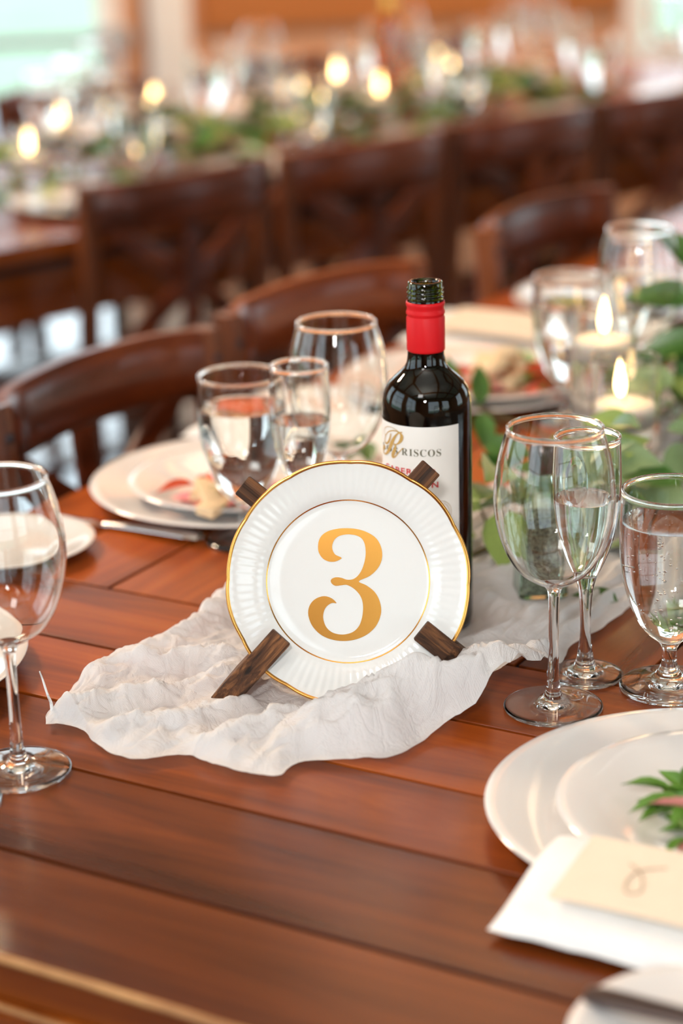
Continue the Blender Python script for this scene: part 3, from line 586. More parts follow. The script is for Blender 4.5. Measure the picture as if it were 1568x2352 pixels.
GL = {"L":[[399,18,18,32,46,56,65,70,74,77,78,78,77,74,70,64,56,45,32,19,19,247,247,237,226,216,207,200,194,189,185,182,180,179,179,179,179,180,181,182,185,188,193,199,205,213,223,234,257,279,298,316,332,346,360,372,383,393,403,411,424],[3,3,15,16,19,23,29,38,49,64,81,379,395,408,419,427,433,437,440,441,452,452,441,441,440,439,437,434,429,424,418,410,401,391,379,83,71,62,53,46,40,35,31,28,27,25,25,25,25,28,31,37,44,53,64,78,93,111,131,151,151],[[19,21,20],[19,22,21],[19,23,22],[18,23,19],[18,24,23],[18,25,24],[17,25,18],[17,26,25],[16,26,17],[16,27,26],[16,28,27],[15,28,16],[15,29,28],[14,29,15],[14,30,29],[13,30,14],[13,31,30],[13,32,31],[12,32,13],[12,33,32],[11,33,12],[11,34,33],[10,34,11],[10,35,34],[58,60,59],[58,0,60],[57,0,58],[56,0,57],[55,0,56],[10,36,35],[9,36,10],[54,0,55],[9,37,36],[53,0,54],[8,37,9],[8,38,37],[8,39,38],[52,0,53],[7,39,8],[7,40,39],[51,0,52],[7,41,40],[6,41,7],[50,0,51],[6,42,41],[49,0,50],[6,43,42],[5,43,6],[5,44,43],[48,0,49],[5,45,44],[5,46,45],[47,0,48],[5,47,46],[5,0,47],[4,0,5],[3,0,4],[2,0,3],[1,0,2]]],"O":[[354,332,309,285,261,236,213,191,170,150,131,113,96,82,69,57,48,40,35,32,31,32,35,40,48,57,69,82,97,113,131,151,171,193,216,240,265,289,313,335,356,376,395,413,429,444,457,468,478,485,491,494,495,494,491,485,478,468,457,443,428,412,394,374,175,193,214,238,265,316,353,375,382,380,374,364,350,332,311,287,260,208,171,149,142,144,150,160],[10,2,-3,-7,-8,-7,-3,2,10,20,32,45,60,76,94,114,135,157,180,203,228,252,276,298,320,341,360,378,395,410,424,435,445,453,459,462,463,462,459,453,446,436,424,411,396,380,362,343,322,300,277,253,228,203,180,157,135,114,95,76,60,45,32,20,66,41,23,13,9,23,64,133,228,278,322,359,390,415,432,443,446,432,391,323,228,178,134,97],[[35,37,36],[35,38,37],[34,38,35],[34,39,38],[33,39,34],[33,40,39],[32,80,33],[80,40,33],[32,81,80],[79,40,80],[79,41,40],[31,81,32],[78,41,79],[78,42,41],[30,81,31],[30,82,81],[77,42,78],[77,43,42],[29,82,30],[76,43,77],[76,44,43],[28,82,29],[76,45,44],[27,82,28],[27,83,82],[75,45,76],[75,46,45],[26,83,27],[75,47,46],[25,83,26],[74,47,75],[74,48,47],[24,83,25],[24,84,83],[74,49,48],[73,49,74],[23,84,24],[73,50,49],[22,84,23],[72,50,73],[72,51,50],[21,84,22],[72,52,51],[20,84,21],[20,85,84],[72,53,52],[19,85,20],[71,53,72],[71,54,53],[18,85,19],[71,55,54],[17,85,18],[17,86,85],[71,56,55],[16,86,17],[71,57,56],[15,86,16],[15,87,86],[70,57,71],[70,58,57],[14,87,15],[14,64,87],[70,59,58],[13,64,14],[70,60,59],[12,64,13],[12,65,64],[69,60,70],[69,61,60],[11,65,12],[69,62,61],[10,65,11],[10,66,65],[69,63,62],[9,66,10],[9,67,66],[68,63,69],[68,0,63],[8,67,9],[8,68,67],[68,1,0],[7,68,8],[7,1,68],[7,2,1],[6,2,7],[6,3,2],[5,3,6],[5,4,3]]],"S":[[59,46,46,60,69,80,94,109,127,148,171,197,215,232,247,259,269,276,280,282,278,268,250,226,164,137,114,94,79,68,59,54,53,54,57,62,70,79,90,103,117,132,149,166,185,195,206,217,229,241,254,267,281,284,286,289,291,293,295,297,300,309,316,321,323,336,336,325,320,313,305,296,286,275,263,250,236,223,208,194,177,162,149,138,128,122,118,117,118,121,127,135,145,157,171,187,252,271,288,303,315,326,335,342,347,351,354,356,356,355,351,345,336,325,312,297,279,260,239,216,192,184,175,167,159,151,143,135,127,119,111,105,99,94,90,87,85,79,74,70,67,64,62,60],[-8,-8,155,155,123,93,68,48,32,21,14,12,13,17,24,34,46,59,73,89,111,131,148,162,193,208,223,239,254,271,290,310,332,351,369,386,401,415,427,438,447,454,459,462,463,463,462,460,458,456,453,449,445,444,444,443,443,442,442,442,442,443,448,455,463,463,322,322,338,355,372,387,400,412,423,431,438,444,447,448,446,443,437,429,419,407,394,380,367,355,344,334,325,317,308,300,270,260,251,241,231,220,210,198,187,175,162,148,133,113,93,76,59,45,31,20,10,3,-3,-6,-7,-7,-6,-6,-5,-3,-2,1,4,6,9,11,12,14,14,15,15,15,14,12,9,6,1,-4],[[63,65,64],[63,66,65],[43,45,44],[43,46,45],[42,46,43],[42,47,46],[42,48,47],[41,48,42],[41,49,48],[41,50,49],[62,66,63],[40,50,41],[40,51,50],[40,79,51],[79,52,51],[61,66,62],[40,80,79],[78,52,79],[39,80,40],[77,52,78],[39,81,80],[77,53,52],[77,54,53],[77,55,54],[76,55,77],[76,56,55],[60,66,61],[39,82,81],[76,57,56],[76,58,57],[76,59,58],[76,60,59],[76,75,60],[75,74,60],[74,73,60],[73,72,60],[72,71,60],[71,66,60],[38,82,39],[38,83,82],[38,84,83],[37,84,38],[37,85,84],[36,85,37],[36,86,85],[35,86,36],[35,87,86],[70,66,71],[34,87,35],[34,88,87],[69,66,70],[33,88,34],[33,89,88],[68,66,69],[33,90,89],[32,90,33],[32,91,90],[67,66,68],[32,92,91],[31,92,32],[31,93,92],[31,94,93],[30,94,31],[30,95,94],[30,96,95],[29,96,30],[28,96,29],[28,97,96],[28,98,97],[27,98,28],[27,99,98],[27,100,99],[26,100,27],[26,101,100],[25,101,26],[25,102,101],[25,103,102],[24,103,25],[24,104,103],[23,104,24],[23,105,104],[23,106,105],[22,106,23],[22,107,106],[1,3,2],[1,4,3],[21,107,22],[21,108,107],[21,109,108],[20,109,21],[1,5,4],[20,110,109],[19,110,20],[19,111,110],[1,6,5],[18,111,19],[18,112,111],[17,112,18],[1,7,6],[17,113,112],[16,113,17],[1,139,7],[139,138,7],[138,8,7],[15,113,16],[15,114,113],[14,114,15],[138,137,8],[137,9,8],[14,115,114],[13,115,14],[137,136,9],[136,10,9],[13,116,115],[12,116,13],[135,10,136],[134,10,135],[133,10,134],[133,11,10],[132,11,133],[11,116,12],[131,11,132],[1,140,139],[131,116,11],[130,116,131],[130,117,116],[1,141,140],[129,117,130],[128,117,129],[1,142,141],[127,117,128],[127,118,117],[1,143,142],[126,118,127],[125,118,126],[125,119,118],[124,119,125],[1,0,143],[123,119,124],[122,119,123],[122,120,119],[121,120,122]]],"R":[[239,18,18,32,46,56,65,70,74,77,78,78,77,74,70,64,56,45,32,19,19,217,264,304,338,366,387,402,411,414,408,389,358,310,429,435,440,445,450,456,462,470,478,477,477,340,203,179,179,180,182,186,192,200,211,225,239,179,179,204,228,250,268,282,293,300,305,307,302,286,260,225,212,201,193,187,184,181,179],[3,3,15,16,19,23,29,38,49,64,81,379,394,407,418,426,432,437,440,441,452,452,451,445,436,423,407,387,363,335,297,267,244,225,49,41,34,28,23,19,17,15,14,14,3,3,215,215,81,64,49,38,29,23,19,16,15,386,231,231,232,237,245,256,271,289,311,336,378,409,428,434,434,432,429,424,418,409,399],[[19,21,20],[19,22,21],[19,23,22],[19,24,23],[18,24,19],[17,24,18],[16,24,17],[16,71,24],[71,25,24],[16,72,71],[70,25,71],[16,73,72],[15,73,16],[15,74,73],[15,75,74],[69,25,70],[14,75,15],[14,76,75],[69,26,25],[14,77,76],[13,77,14],[13,78,77],[68,26,69],[12,78,13],[68,27,26],[12,57,78],[11,57,12],[68,28,27],[11,58,57],[10,58,11],[67,28,68],[67,29,28],[66,29,67],[66,30,29],[65,30,66],[65,31,30],[64,31,65],[63,31,64],[63,32,31],[62,32,63],[61,32,62],[61,33,32],[60,33,61],[59,33,60],[10,47,58],[47,59,58],[47,33,59],[47,46,33],[46,34,33],[10,48,47],[45,34,46],[9,48,10],[9,49,48],[8,49,9],[8,50,49],[7,50,8],[7,51,50],[45,35,34],[45,36,35],[6,51,7],[6,52,51],[45,37,36],[5,52,6],[5,53,52],[45,38,37],[4,53,5],[4,54,53],[45,39,38],[45,40,39],[3,54,4],[3,55,54],[45,41,40],[2,55,3],[2,56,55],[45,43,41],[43,42,41],[1,56,2],[1,0,56],[45,44,43]]],"I":[[243,16,16,30,43,54,63,70,75,77,78,78,77,75,71,65,57,45,31,16,16,241,241,228,214,203,194,188,183,181,180,180,180,181,182,185,188,192,198,205,213,222,233,243],[3,3,15,17,20,24,30,38,48,60,75,387,401,413,423,430,435,438,440,441,452,452,441,440,438,435,430,423,413,401,387,77,67,58,50,43,37,32,27,23,21,18,16,15],[[19,21,20],[19,22,21],[18,22,19],[18,23,22],[17,23,18],[17,24,23],[16,24,17],[16,25,24],[16,26,25],[15,26,16],[15,27,26],[14,27,15],[14,28,27],[13,28,14],[13,29,28],[12,29,13],[12,30,29],[11,30,12],[11,31,30],[10,31,11],[10,32,31],[9,32,10],[9,33,32],[8,33,9],[8,34,33],[8,35,34],[7,35,8],[7,36,35],[6,36,7],[6,37,36],[6,38,37],[5,38,6],[5,39,38],[4,39,5],[4,40,39],[4,41,40],[3,41,4],[3,42,41],[2,42,3],[2,43,42],[1,43,2],[1,0,43]]],"C":[[443,407,364,313,256,224,194,165,139,115,93,74,58,46,37,31,29,31,37,46,59,75,94,116,140,167,196,227,259,283,308,336,366,371,377,382,388,400,410,417,421,434,434,422,410,395,378,358,337,314,290,265,211,171,148,141,149,175,218,278,299,319,339,359,379,397,415,429],[88,47,17,-2,-8,-6,0,9,22,39,58,81,106,134,163,195,228,262,293,322,349,374,396,416,432,445,455,461,462,461,456,448,437,435,433,433,432,434,441,451,462,462,311,311,339,366,389,409,425,437,444,446,432,391,322,226,137,72,33,20,22,26,33,42,54,68,85,102],[[39,41,40],[39,42,41],[27,29,28],[27,30,29],[26,30,27],[26,31,30],[25,31,26],[38,42,39],[25,51,31],[51,32,31],[25,52,51],[50,32,51],[24,52,25],[49,32,50],[37,42,38],[49,33,32],[48,33,49],[48,34,33],[36,42,37],[48,35,34],[48,36,35],[24,53,52],[23,53,24],[48,47,36],[47,46,36],[46,45,36],[45,42,36],[22,53,23],[21,53,22],[21,54,53],[20,54,21],[44,42,45],[19,54,20],[43,42,44],[18,54,19],[18,55,54],[17,55,18],[16,55,17],[15,55,16],[15,56,55],[14,56,15],[13,56,14],[13,57,56],[12,57,13],[11,57,12],[66,0,67],[66,1,0],[65,1,66],[10,57,11],[10,58,57],[64,1,65],[9,58,10],[63,1,64],[63,2,1],[62,2,63],[8,58,9],[8,59,58],[61,2,62],[60,2,61],[7,59,8],[59,2,60],[7,2,59],[7,3,2],[6,3,7],[5,3,6],[5,4,3]]],"script":[[172,137,108,85,67,57,54,56,63,74,88,103,120,133,145,154,162,166,168,167,163,158,151,143,135,125,116,110,106,103,102,104,110,120,133,147,163,180,197,214,229,245,259,273,286,298,343,357,372,389,408,428,449,470,492,514,497,475,449,418,386,353,321,289,259,231,206,184,159,143,138,140,144,151,160,171,184,200,215,230,245,258,271,282,292,300,306,309,311,313,317,323,330,334,337,338,339,339,340,340,340,338,332,321,307,290,270,247,223,197,173,154,138,126,119,116,119,126,138,154,175,199,226,256,289,340,394,449,486,518,545,564,581,594,603,609,610,608,601,588,577,599,617,631,642,648,650,646,634,613,585,548,504,518,526,529,529,527,524,519,513,506,505,504,503,502,502,502,502,505,508,511,515,519,525,532,540,593,603,613,622,631,639,647,662,674,684,690,695,699,691,682,672,660,649,637,626,615,605,597,590,586,565,551,536,522,509,495,481,464,449,436,426,420,418,419,424,431,440,450,461,466,469,472,474,475,475,475,474,473,470,467,464,462,459,456,447,442,441,443,450,463,469,474,478,481,484,488,497,507,516,526,535,544,553,560,566,570,573,574,571,560,542,522,505,489,475,460,446,431,415,397,378,358,337,314,289,262,232,202],[-5,-2,5,17,33,51,73,90,105,118,128,134,136,135,131,126,118,110,100,90,82,75,69,66,64,64,63,61,58,53,46,38,31,24,18,15,13,15,21,30,43,58,75,94,115,137,225,249,272,294,316,336,354,371,384,396,399,402,402,401,398,392,384,374,362,348,332,314,286,258,230,218,207,199,192,189,187,189,195,204,216,229,245,262,279,296,312,327,341,351,357,359,357,353,347,342,337,331,324,317,308,282,257,234,214,197,183,172,166,164,166,172,181,194,210,229,248,268,289,309,328,347,365,380,393,408,417,420,418,415,408,413,415,416,415,413,408,404,401,398,396,389,379,365,350,335,318,295,272,251,232,216,203,188,171,149,138,125,110,94,76,57,54,50,47,43,40,38,32,29,28,29,31,35,41,47,55,110,120,130,138,147,154,161,173,180,182,182,181,179,175,168,159,149,138,127,116,105,94,85,78,73,48,33,20,10,2,-2,-4,-2,3,11,22,35,51,65,80,96,112,128,143,151,158,166,173,180,187,192,196,198,198,197,197,197,197,197,198,202,209,216,220,222,221,220,219,217,217,216,217,221,226,234,242,253,264,276,288,302,314,327,353,372,385,373,358,339,315,285,250,212,175,140,108,81,58,40,25,12,3,-3],[[126,128,127],[126,129,128],[125,129,126],[132,134,133],[131,134,132],[131,135,134],[125,130,129],[130,135,131],[130,136,135],[125,136,130],[124,59,125],[59,58,125],[58,136,125],[58,137,136],[58,138,137],[57,138,58],[56,138,57],[124,60,59],[56,139,138],[55,139,56],[55,140,139],[124,61,60],[55,141,140],[54,141,55],[123,61,124],[123,62,61],[54,262,141],[262,142,141],[54,263,262],[261,142,262],[53,263,54],[123,63,62],[122,63,123],[261,143,142],[122,64,63],[53,264,263],[260,143,261],[52,264,53],[260,144,143],[121,64,122],[121,65,64],[90,92,91],[52,265,264],[90,93,92],[89,93,90],[51,265,52],[89,94,93],[259,144,260],[88,94,89],[259,145,144],[121,66,65],[120,66,121],[88,95,94],[88,96,95],[87,96,88],[51,266,265],[87,97,96],[50,266,51],[259,146,145],[120,67,66],[87,98,97],[119,67,120],[86,98,87],[258,146,259],[86,99,98],[258,147,146],[86,100,99],[49,266,50],[49,267,266],[257,147,258],[119,68,67],[85,100,86],[118,68,119],[85,101,100],[256,147,257],[84,101,85],[256,148,147],[48,267,49],[117,68,118],[255,148,256],[117,69,68],[48,268,267],[84,102,101],[83,102,84],[254,148,255],[254,149,148],[47,268,48],[116,69,117],[253,149,254],[82,102,83],[116,70,69],[82,103,102],[252,149,253],[252,150,149],[47,269,268],[46,269,47],[115,70,116],[81,103,82],[251,150,252],[81,104,103],[250,150,251],[250,151,150],[115,71,70],[80,104,81],[114,71,115],[249,151,250],[45,269,46],[240,242,241],[240,243,242],[248,151,249],[240,244,243],[239,244,240],[239,245,244],[114,72,71],[239,246,245],[247,151,248],[239,247,246],[239,151,247],[238,151,239],[238,152,151],[79,104,80],[79,105,104],[45,270,269],[113,72,114],[237,152,238],[113,73,72],[78,105,79],[237,229,152],[229,153,152],[236,229,237],[113,74,73],[235,229,236],[235,230,229],[228,153,229],[235,231,230],[235,232,231],[235,233,232],[235,234,233],[78,106,105],[227,153,228],[77,106,78],[112,74,113],[112,75,74],[226,153,227],[76,106,77],[112,76,75],[226,154,153],[112,106,76],[225,154,226],[112,107,106],[185,187,186],[185,188,187],[111,107,112],[185,189,188],[224,154,225],[184,189,185],[184,190,189],[45,271,270],[184,191,190],[223,154,224],[183,191,184],[111,108,107],[110,108,111],[223,155,154],[183,192,191],[110,109,108],[222,155,223],[182,192,183],[182,193,192],[221,155,222],[181,193,182],[220,155,221],[220,156,155],[181,194,193],[180,194,181],[219,156,220],[45,272,271],[179,194,180],[179,195,194],[219,157,156],[44,272,45],[11,13,12],[11,14,13],[10,14,11],[10,15,14],[178,195,179],[9,15,10],[218,157,219],[178,196,195],[9,16,15],[218,158,157],[177,196,178],[9,17,16],[8,17,9],[177,197,196],[43,272,44],[217,158,218],[217,159,158],[176,197,177],[8,18,17],[43,273,272],[7,18,8],[176,198,197],[7,19,18],[216,159,217],[176,199,198],[216,160,159],[42,273,43],[7,20,19],[6,20,7],[176,200,199],[6,21,20],[42,274,273],[215,160,216],[176,201,200],[215,161,160],[6,22,21],[41,274,42],[5,22,6],[176,202,201],[5,26,22],[26,25,22],[25,23,22],[25,24,23],[214,161,215],[5,27,26],[5,28,27],[41,275,274],[5,29,28],[40,275,41],[214,162,161],[175,202,176],[214,163,162],[5,30,29],[4,30,5],[213,163,214],[213,164,163],[175,203,202],[174,203,175],[213,165,164],[4,31,30],[213,166,165],[39,275,40],[173,203,174],[213,167,166],[39,276,275],[4,32,31],[213,168,167],[172,203,173],[212,168,213],[172,204,203],[3,32,4],[212,169,168],[171,204,172],[3,33,32],[38,276,39],[212,170,169],[170,204,171],[212,204,170],[38,277,276],[3,34,33],[211,204,212],[37,277,38],[211,205,204],[3,35,34],[2,35,3],[36,277,37],[2,36,35],[2,277,36],[2,278,277],[210,205,211],[210,206,205],[1,278,2],[1,279,278],[209,206,210],[209,207,206],[0,279,1],[208,207,209]]]}
def glyphs(text, x, y, h, space=.12, squeeze=1.0):
    b = MB(); k = h/450.0; cx = x
    for c in text:
        if c == ' ': cx += h*.55; continue
        xs, ys, fs = GL[c]; x0 = min(xs)
        b.add([(cx+(a-x0)*k*squeeze, y+q*k, 0) for a, q in zip(xs, ys)], fs); cx += (max(xs)-x0)*k*squeeze+h*space
    return b, cx-h*space-x
def flat_text(text, x0, x1, y, h, bold=.0):
    c = bpy.data.curves.new('t', 'FONT'); c.body = text; c.resolution_u = 3; c.offset = bold; c.space_character = 1.15
    o = bpy.data.objects.new('t', c); COL.objects.link(o); dg = bpy.context.evaluated_depsgraph_get()
    me = bpy.data.meshes.new_from_object(o.evaluated_get(dg)); bpy.data.objects.remove(o)
    xs = [v.co.x for v in me.vertices]; ys = [v.co.y for v in me.vertices]
    kx = (x1-x0)/(max(xs)-min(xs)); ky = h/(max(ys)-min(ys))
    return MB().add([(x0+(v.co.x-min(xs))*kx, y+(v.co.y-min(ys))*ky, 0) for v in me.vertices], [tuple(p.vertices) for p in me.polygons])
def fit_glyphs(t, x0, x1, y, h):
    b, w = glyphs(t, 0, y, h, .22); k = (x1-x0)/w; b.v = [(x0+a*k, q, z) for a, q, z in b.v]; return b
ob('lettering', wrap(fit_glyphs('LOS', -.0315, -.0085, .1567, .0050), LR+.0003).mesh('lettering', 180, fix=False), M['ink'], lab, label='thin serif words LOS RISCOS')
ob('lettering', wrap(fit_glyphs('RISCOS', -.0045, .0288, .1567, .0058), LR+.0003).mesh('lettering', 180, fix=False), M['ink'], lab)
xs, ys, fs = GL['script']; w_ = max(xs)-min(xs)
sc_ = MB().add([(-.0295+(a-min(xs))/w_*.0275+(q-200)*.000012, .1520+(q-min(ys))/(max(ys)-min(ys))*.0245, 0) for a, q in zip(xs, ys)], fs)
ob('monogram', wrap(sc_, LR+.00045).mesh('monogram', 180, fix=False), M['inkgold'], lab, label='gold script letter R')
ob('monogram', wrap(MB().tube([( -.0160+.0115*cos(t), .1715+.0065*sin(t)*(1 if t < pi else .6), 0) for t in [pi*(.0+1.25*k/20) for k in range(21)]], .00022, 4), LR+.0003).mesh('monogram', 180, fix=False), M['inkgold'], lab)
ob('lettering', wrap(flat_text('CABERNET', -.0250, .0235, .1405, .0052, .025), LR+.0003).mesh('lettering', 180, fix=False), M['inkred'], lab, label='red words CABERNET SAUVIGNON')
ob('lettering', wrap(flat_text('SAUVIGNON', -.0255, .0262, .1300, .0052, .025), LR+.0003).mesh('lettering', 180, fix=False), M['inkred'], lab)
sl = MB()
for r in (.0098, .0080): sl.tube([(.0275+r*cos(2*pi*k/32), .1085+r*sin(2*pi*k/32), 0) for k in range(33)], .0003, 4, False)
sl.add([(.0275+.0055*cos(2*pi*k/24)*(1 if k % 2 else .8), .1085+.0055*sin(2*pi*k/24)*(1 if k % 2 else .8), 0) for k in range(24)], [tuple(range(24))])
ob('seal', wrap(sl, LR+.0003).mesh('seal', 180, fix=False), M['inktan'], lab, label='round tan seal')
sq = MB(); sq.tube(smooth_curve([(.012, .096, 0), (.022, .0945, 0), (.030, .0965, 0), (.036, .093, 0)], 6), .0004, 4)
ob('lettering', wrap(sq, LR+.0003).mesh('lettering', 180, fix=False), M['inkred'], lab)

# ------------------------------------------------------------------ stemware
def stemware(name, label, cat, foot, stem, bowl, th, level=None, group=None, seg=48, bubbles=0):
    t = thing(name, label, cat, group=group)
    foot = smooth_curve(foot, 3) if len(foot) > 3 else foot
    st_ = smooth_curve(stem, 4); bw_ = smooth_curve(bowl, 5)
    R_, Z_ = bw_[-1]
    inner = [(max(r-th, 0), z+th*.6*(1-min(1, (z-bw_[0][1])/.03))) for r, z in bw_ if r > max(th*4, .009)]
    zb = inner[0][1]-.0018
    br_ = .00115; rim = [(R_-th*.5+br_*cos(a), Z_+br_*1.1+br_*1.15*sin(a)) for a in [radians(q) for q in (-35, 0, 30, 60, 90, 120, 150, 180, 215)]]
    inside = inner[::-1]+[(inner[0][0]*.55, zb+.0003), (0, zb)]
    ob('foot', MB().lathe(foot, seg).mesh('foot', 60, fix=False), M['glass'], t)
    ob('stem', MB().lathe(st_, 24 if seg < 40 else seg).mesh('stem', 180, fix=False), M['glass'], t)
    ob('bowl', MB().lathe(bw_+rim+inside, seg).mesh('bowl', 180, fix=False), M['glass'], t)
    if level:
        up = [(0, zb-.0003), (inner[0][0]*.55, zb)]+[(r+.0004, z) for r, z in inner if z < level-.001]
        rl = np.interp(level, [q[1] for q in inner], [q[0] for q in inner])
        lq = up+[(rl+.0004, level), (rl-.0006, level-.0002), (rl-.002, level-.0007), (rl-.004, level-.0009), (0, level-.0009)]
        w = ob('water', MB().lathe(lq, seg).mesh('water', 70, fix=False), M['water'], t)
        if bubbles:
            bb = MB(); r_ = random.Random(5)
            for k in range(bubbles):
                z = zb+.012+(level-zb-.014)*r_.random()**.7; a = r_.uniform(0, 2*pi)
                rr = (np.interp(z, [q[1] for q in inner], [q[0] for q in inner])-.0012)*(1 if r_.random() < .75 else r_.random())
                bb.ball((rr*cos(a), rr*sin(a), z), r_.uniform(.0004, .0010), 1)
            o = ob('bubbles', bb.mesh('bubbles', 180), M['bubble'], w); o['kind'] = 'stuff'
    return t
WF = [(0, .0022), (.020, .0016), (.0355, 0), (.0378, .0009), (.0383, .0021), (.0365, .0034), (.022, .0056), (.012, .0078), (.0078, .0105)]
WS = [(.0078, .0105), (.0056, .016), (.0046, .026), (.0040, .045), (.0039, .07), (.0042, .088), (.0052, .0965), (.0082, .1015)]
WB = [(.0082, .1015), (.0160, .1052), (.0270, .1133), (.0362, .1275), (.0425, .1455), (.0456, .1650), (.0450, .1840), (.0418, .2040), (.0360, .2240)]
FF = [(0, .002), (.015, .0015), (.028, 0), (.0298, .0009), (.0303, .002), (.028, .0034), (.015, .0062), (.0092, .0095)]
FS = [(.0092, .0095), (.0072, .014), (.0055, .024), (.0042, .038), (.0044, .055), (.0058, .072), (.0090, .0855)]
FB = [(.0090, .0855), (.0125, .0925), (.0175, .1045), (.0222, .1200), (.0253, .1390), (.0267, .1580), (.0267, .1750), (.0256, .1980)]
GF = [(0, .003), (.02, .002), (.0366, 0), (.0384, .0011), (.0387, .0026), (.0362, .0044), (.022, .0078), (.012, .0115), (.0080, .0165)]
GS = [(.0080, .0165), (.0060, .022), (.0056, .028), (.0062, .034), (.0098, .0400)]
GB = [(.0098, .0400), (.0165, .0452), (.0238, .0540), (.0308, .0680), (.0358, .0840), (.0391, .1020), (.0405, .1220), (.0404, .1400), (.0394, .1620)]
def at(o, F, u, v, z=.0004): o.location = F(u, v, z); return o
wg = at(stemware('wine_glass', 'empty tulip wine glass in front of the flute, right of the numbered plate', 'glass', WF, WS, WB, .0011), W, 1.383, -.630)
fl = at(stemware('champagne_flute', 'champagne flute half full, behind the empty wine glass at right', 'glass', FF, FS, FB, .0010, .1500), W, 1.452, -.634)
gb = at(stemware('water_goblet', 'water goblet of fizzing water at the right edge by the large plate', 'glass', GF, GS, GB, .0014, .1390, bubbles=260), W, 1.460, -.566)
g0 = [ch for ch in gb.children]
gp = stemware('water_goblet', 'water goblet standing left of the flute, behind the numbered plate', 'glass', GF, GS, GB, .0013, .1330)
at(gp, W, 1.611, -1.055)
fl2 = dup(fl, W(1.546, -.950, .0004), .3, 'champagne flute half full, between the goblet and the wine glass behind the plate')
wg2 = dup(wg, W(1.607, -.947, .0004), .3, 'empty wine glass left of the bottle, behind the small flute')
wg3 = dup(wg, W(1.104, -.930, .0004), .7, 'empty wine glass at the left edge of the picture')
gb3 = dup(gp, W(1.041, -.945, .0004), .2, 'goblet cut off by the left edge, only its foot in view')
wg4 = dup(wg, W(2.112, -.864, .0004), .2, 'empty wine glass at far right behind the candles')
gb4 = dup(gp, W(2.121, -.950, .0004), .2, 'water goblet left of the rear candle, at the far plate')
fl4 = dup(fl, W(2.190, -.905, .0004), .2, 'champagne flute at far right between goblet and wine glass')
# ------------------------------------------------------------------ plates
CH = [(0, .004), (.085, .0035), (.088, 0), (.092, 0), (.100, .004), (.125, .0105), (.148, .0150), (.1545, .0166), (.1550, .0176), (.1540, .0184), (.147, .0174), (.124, .0130), (.106, .0088), (.098, .0072), (.06, .0068), (0, .0066)]
SA = [(0, .003), (.052, .0028), (.054, 0), (.058, 0), (.064, .004), (.085, .0115), (.108, .0165), (.1145, .0178), (.1150, .0188), (.1140, .0196), (.107, .0188), (.083, .0140), (.066, .0078), (.058, .0062), (.03, .0058), (0, .0057)]
BR = [(0, .003), (.045, .0028), (.047, 0), (.050, 0), (.058, .004), (.072, .0085), (.0795, .0112), (.0800, .0122), (.0790, .0128), (.071, .0108), (.057, .0066), (.05, .0056), (0, .0055)]
def plate(name, label, prof, F, u, v, z=.0004, seg=96, group=None):
    o = ob(name, MB().lathe(prof, seg).mesh(name, 60), M['china'], loc=F(u, v, z)); return tag(o, label, 'plate', group)
chN = plate('charger_plate', 'large white charger plate in the right foreground', CH, W, 1.254, -.452)
saN = plate('salad_plate', 'small white salad plate on the foreground charger', SA, W, 1.243, -.437, .0078)
brN = plate('bread_plate', 'white bread plate at the bottom right corner with a knife on it', BR, W, .985, -.352)
def cpl(o, F, u, v, z, label, group=None): return dup(o, F(u, v, z), rng.uniform(0, 6), label, group)
cpl(chN, W, 1.731, -1.135, .0004, 'white charger plate left of the numbered plate, holding a tomato salad')
cpl(saN, W, 1.716, -1.125, .0078, 'white salad plate with tomato and toast, left of the goblet behind')
cpl(chN, W, 2.185, -1.105, .0004, 'white charger plate to the right of the bottle neck')
cpl(saN, W, 2.178, -1.075, .0078, 'white salad plate with greens to the right of the bottle neck')
cpl(chN, W, 2.66, -1.105, .0004, 'white charger plate behind the candles at the right edge')
cpl(saN, W, 2.66, -1.10, .0078, 'white salad plate on the charger behind the candles at the right edge')
cpl(chN, W, 1.180, -1.176, .0004, 'white charger cut off by the left edge, behind the left wine glass stem')
cpl(saN, W, 1.178, -1.19, .0078, 'salad plate cut off by the left edge, on the left charger')
cpl(brN, W, 1.486, -1.240, .0004, 'white bread plate at the left edge, right of the left wine glass bowl')
cpl(brN, W, 2.02, -1.225, .0004, 'white bread plate behind the goblet, half under a napkin')

# ------------------------------------------------------------------ cutlery
def knife(label, loc, rz, rot=None, handle=None):
    t = thing('table_knife', label, 'knife', loc, rz)
    bl = MB(); pts = []
    n = 14; V = []; Fc = []
    for i in range(n+1):
        x = .005+.100*i/n; h = .0085*(1-max(0, (i/n-.7)/.3)**2*.85); 
        V += [(x, -h, .0016), (x, h*.8, .0016), (x, h*.8, .0028), (x, 0, .0034), (x, -h, .0022)]
    for i in range(n):
        for k in range(5): Fc.append((i*5+k, i*5+(k+1) % 5, i*5+5+(k+1) % 5, i*5+5+k))
    Fc += [(0, 4, 3, 2, 1), tuple(n*5+k for k in range(5))]
    ob('blade', bl.add(V, Fc), M['steel'], t)
    hp = smooth_curve([(.012, 0, .003), (.0, 0, .0036), (-.03, 0, .0046), (-.075, 0, .0050), (-.098, 0, .0046)], 4)
    rr = [np.interp(p[0], [-.098, -.09, -.04, 0, .012], [.0070, .0092, .0078, .0056, .0050]) for p in hp]
    ob('handle', MB().tube(hp, rr, 12, True, .5), handle or M['steel'], t)
    if rot: t.rotation_euler = rot
    return t
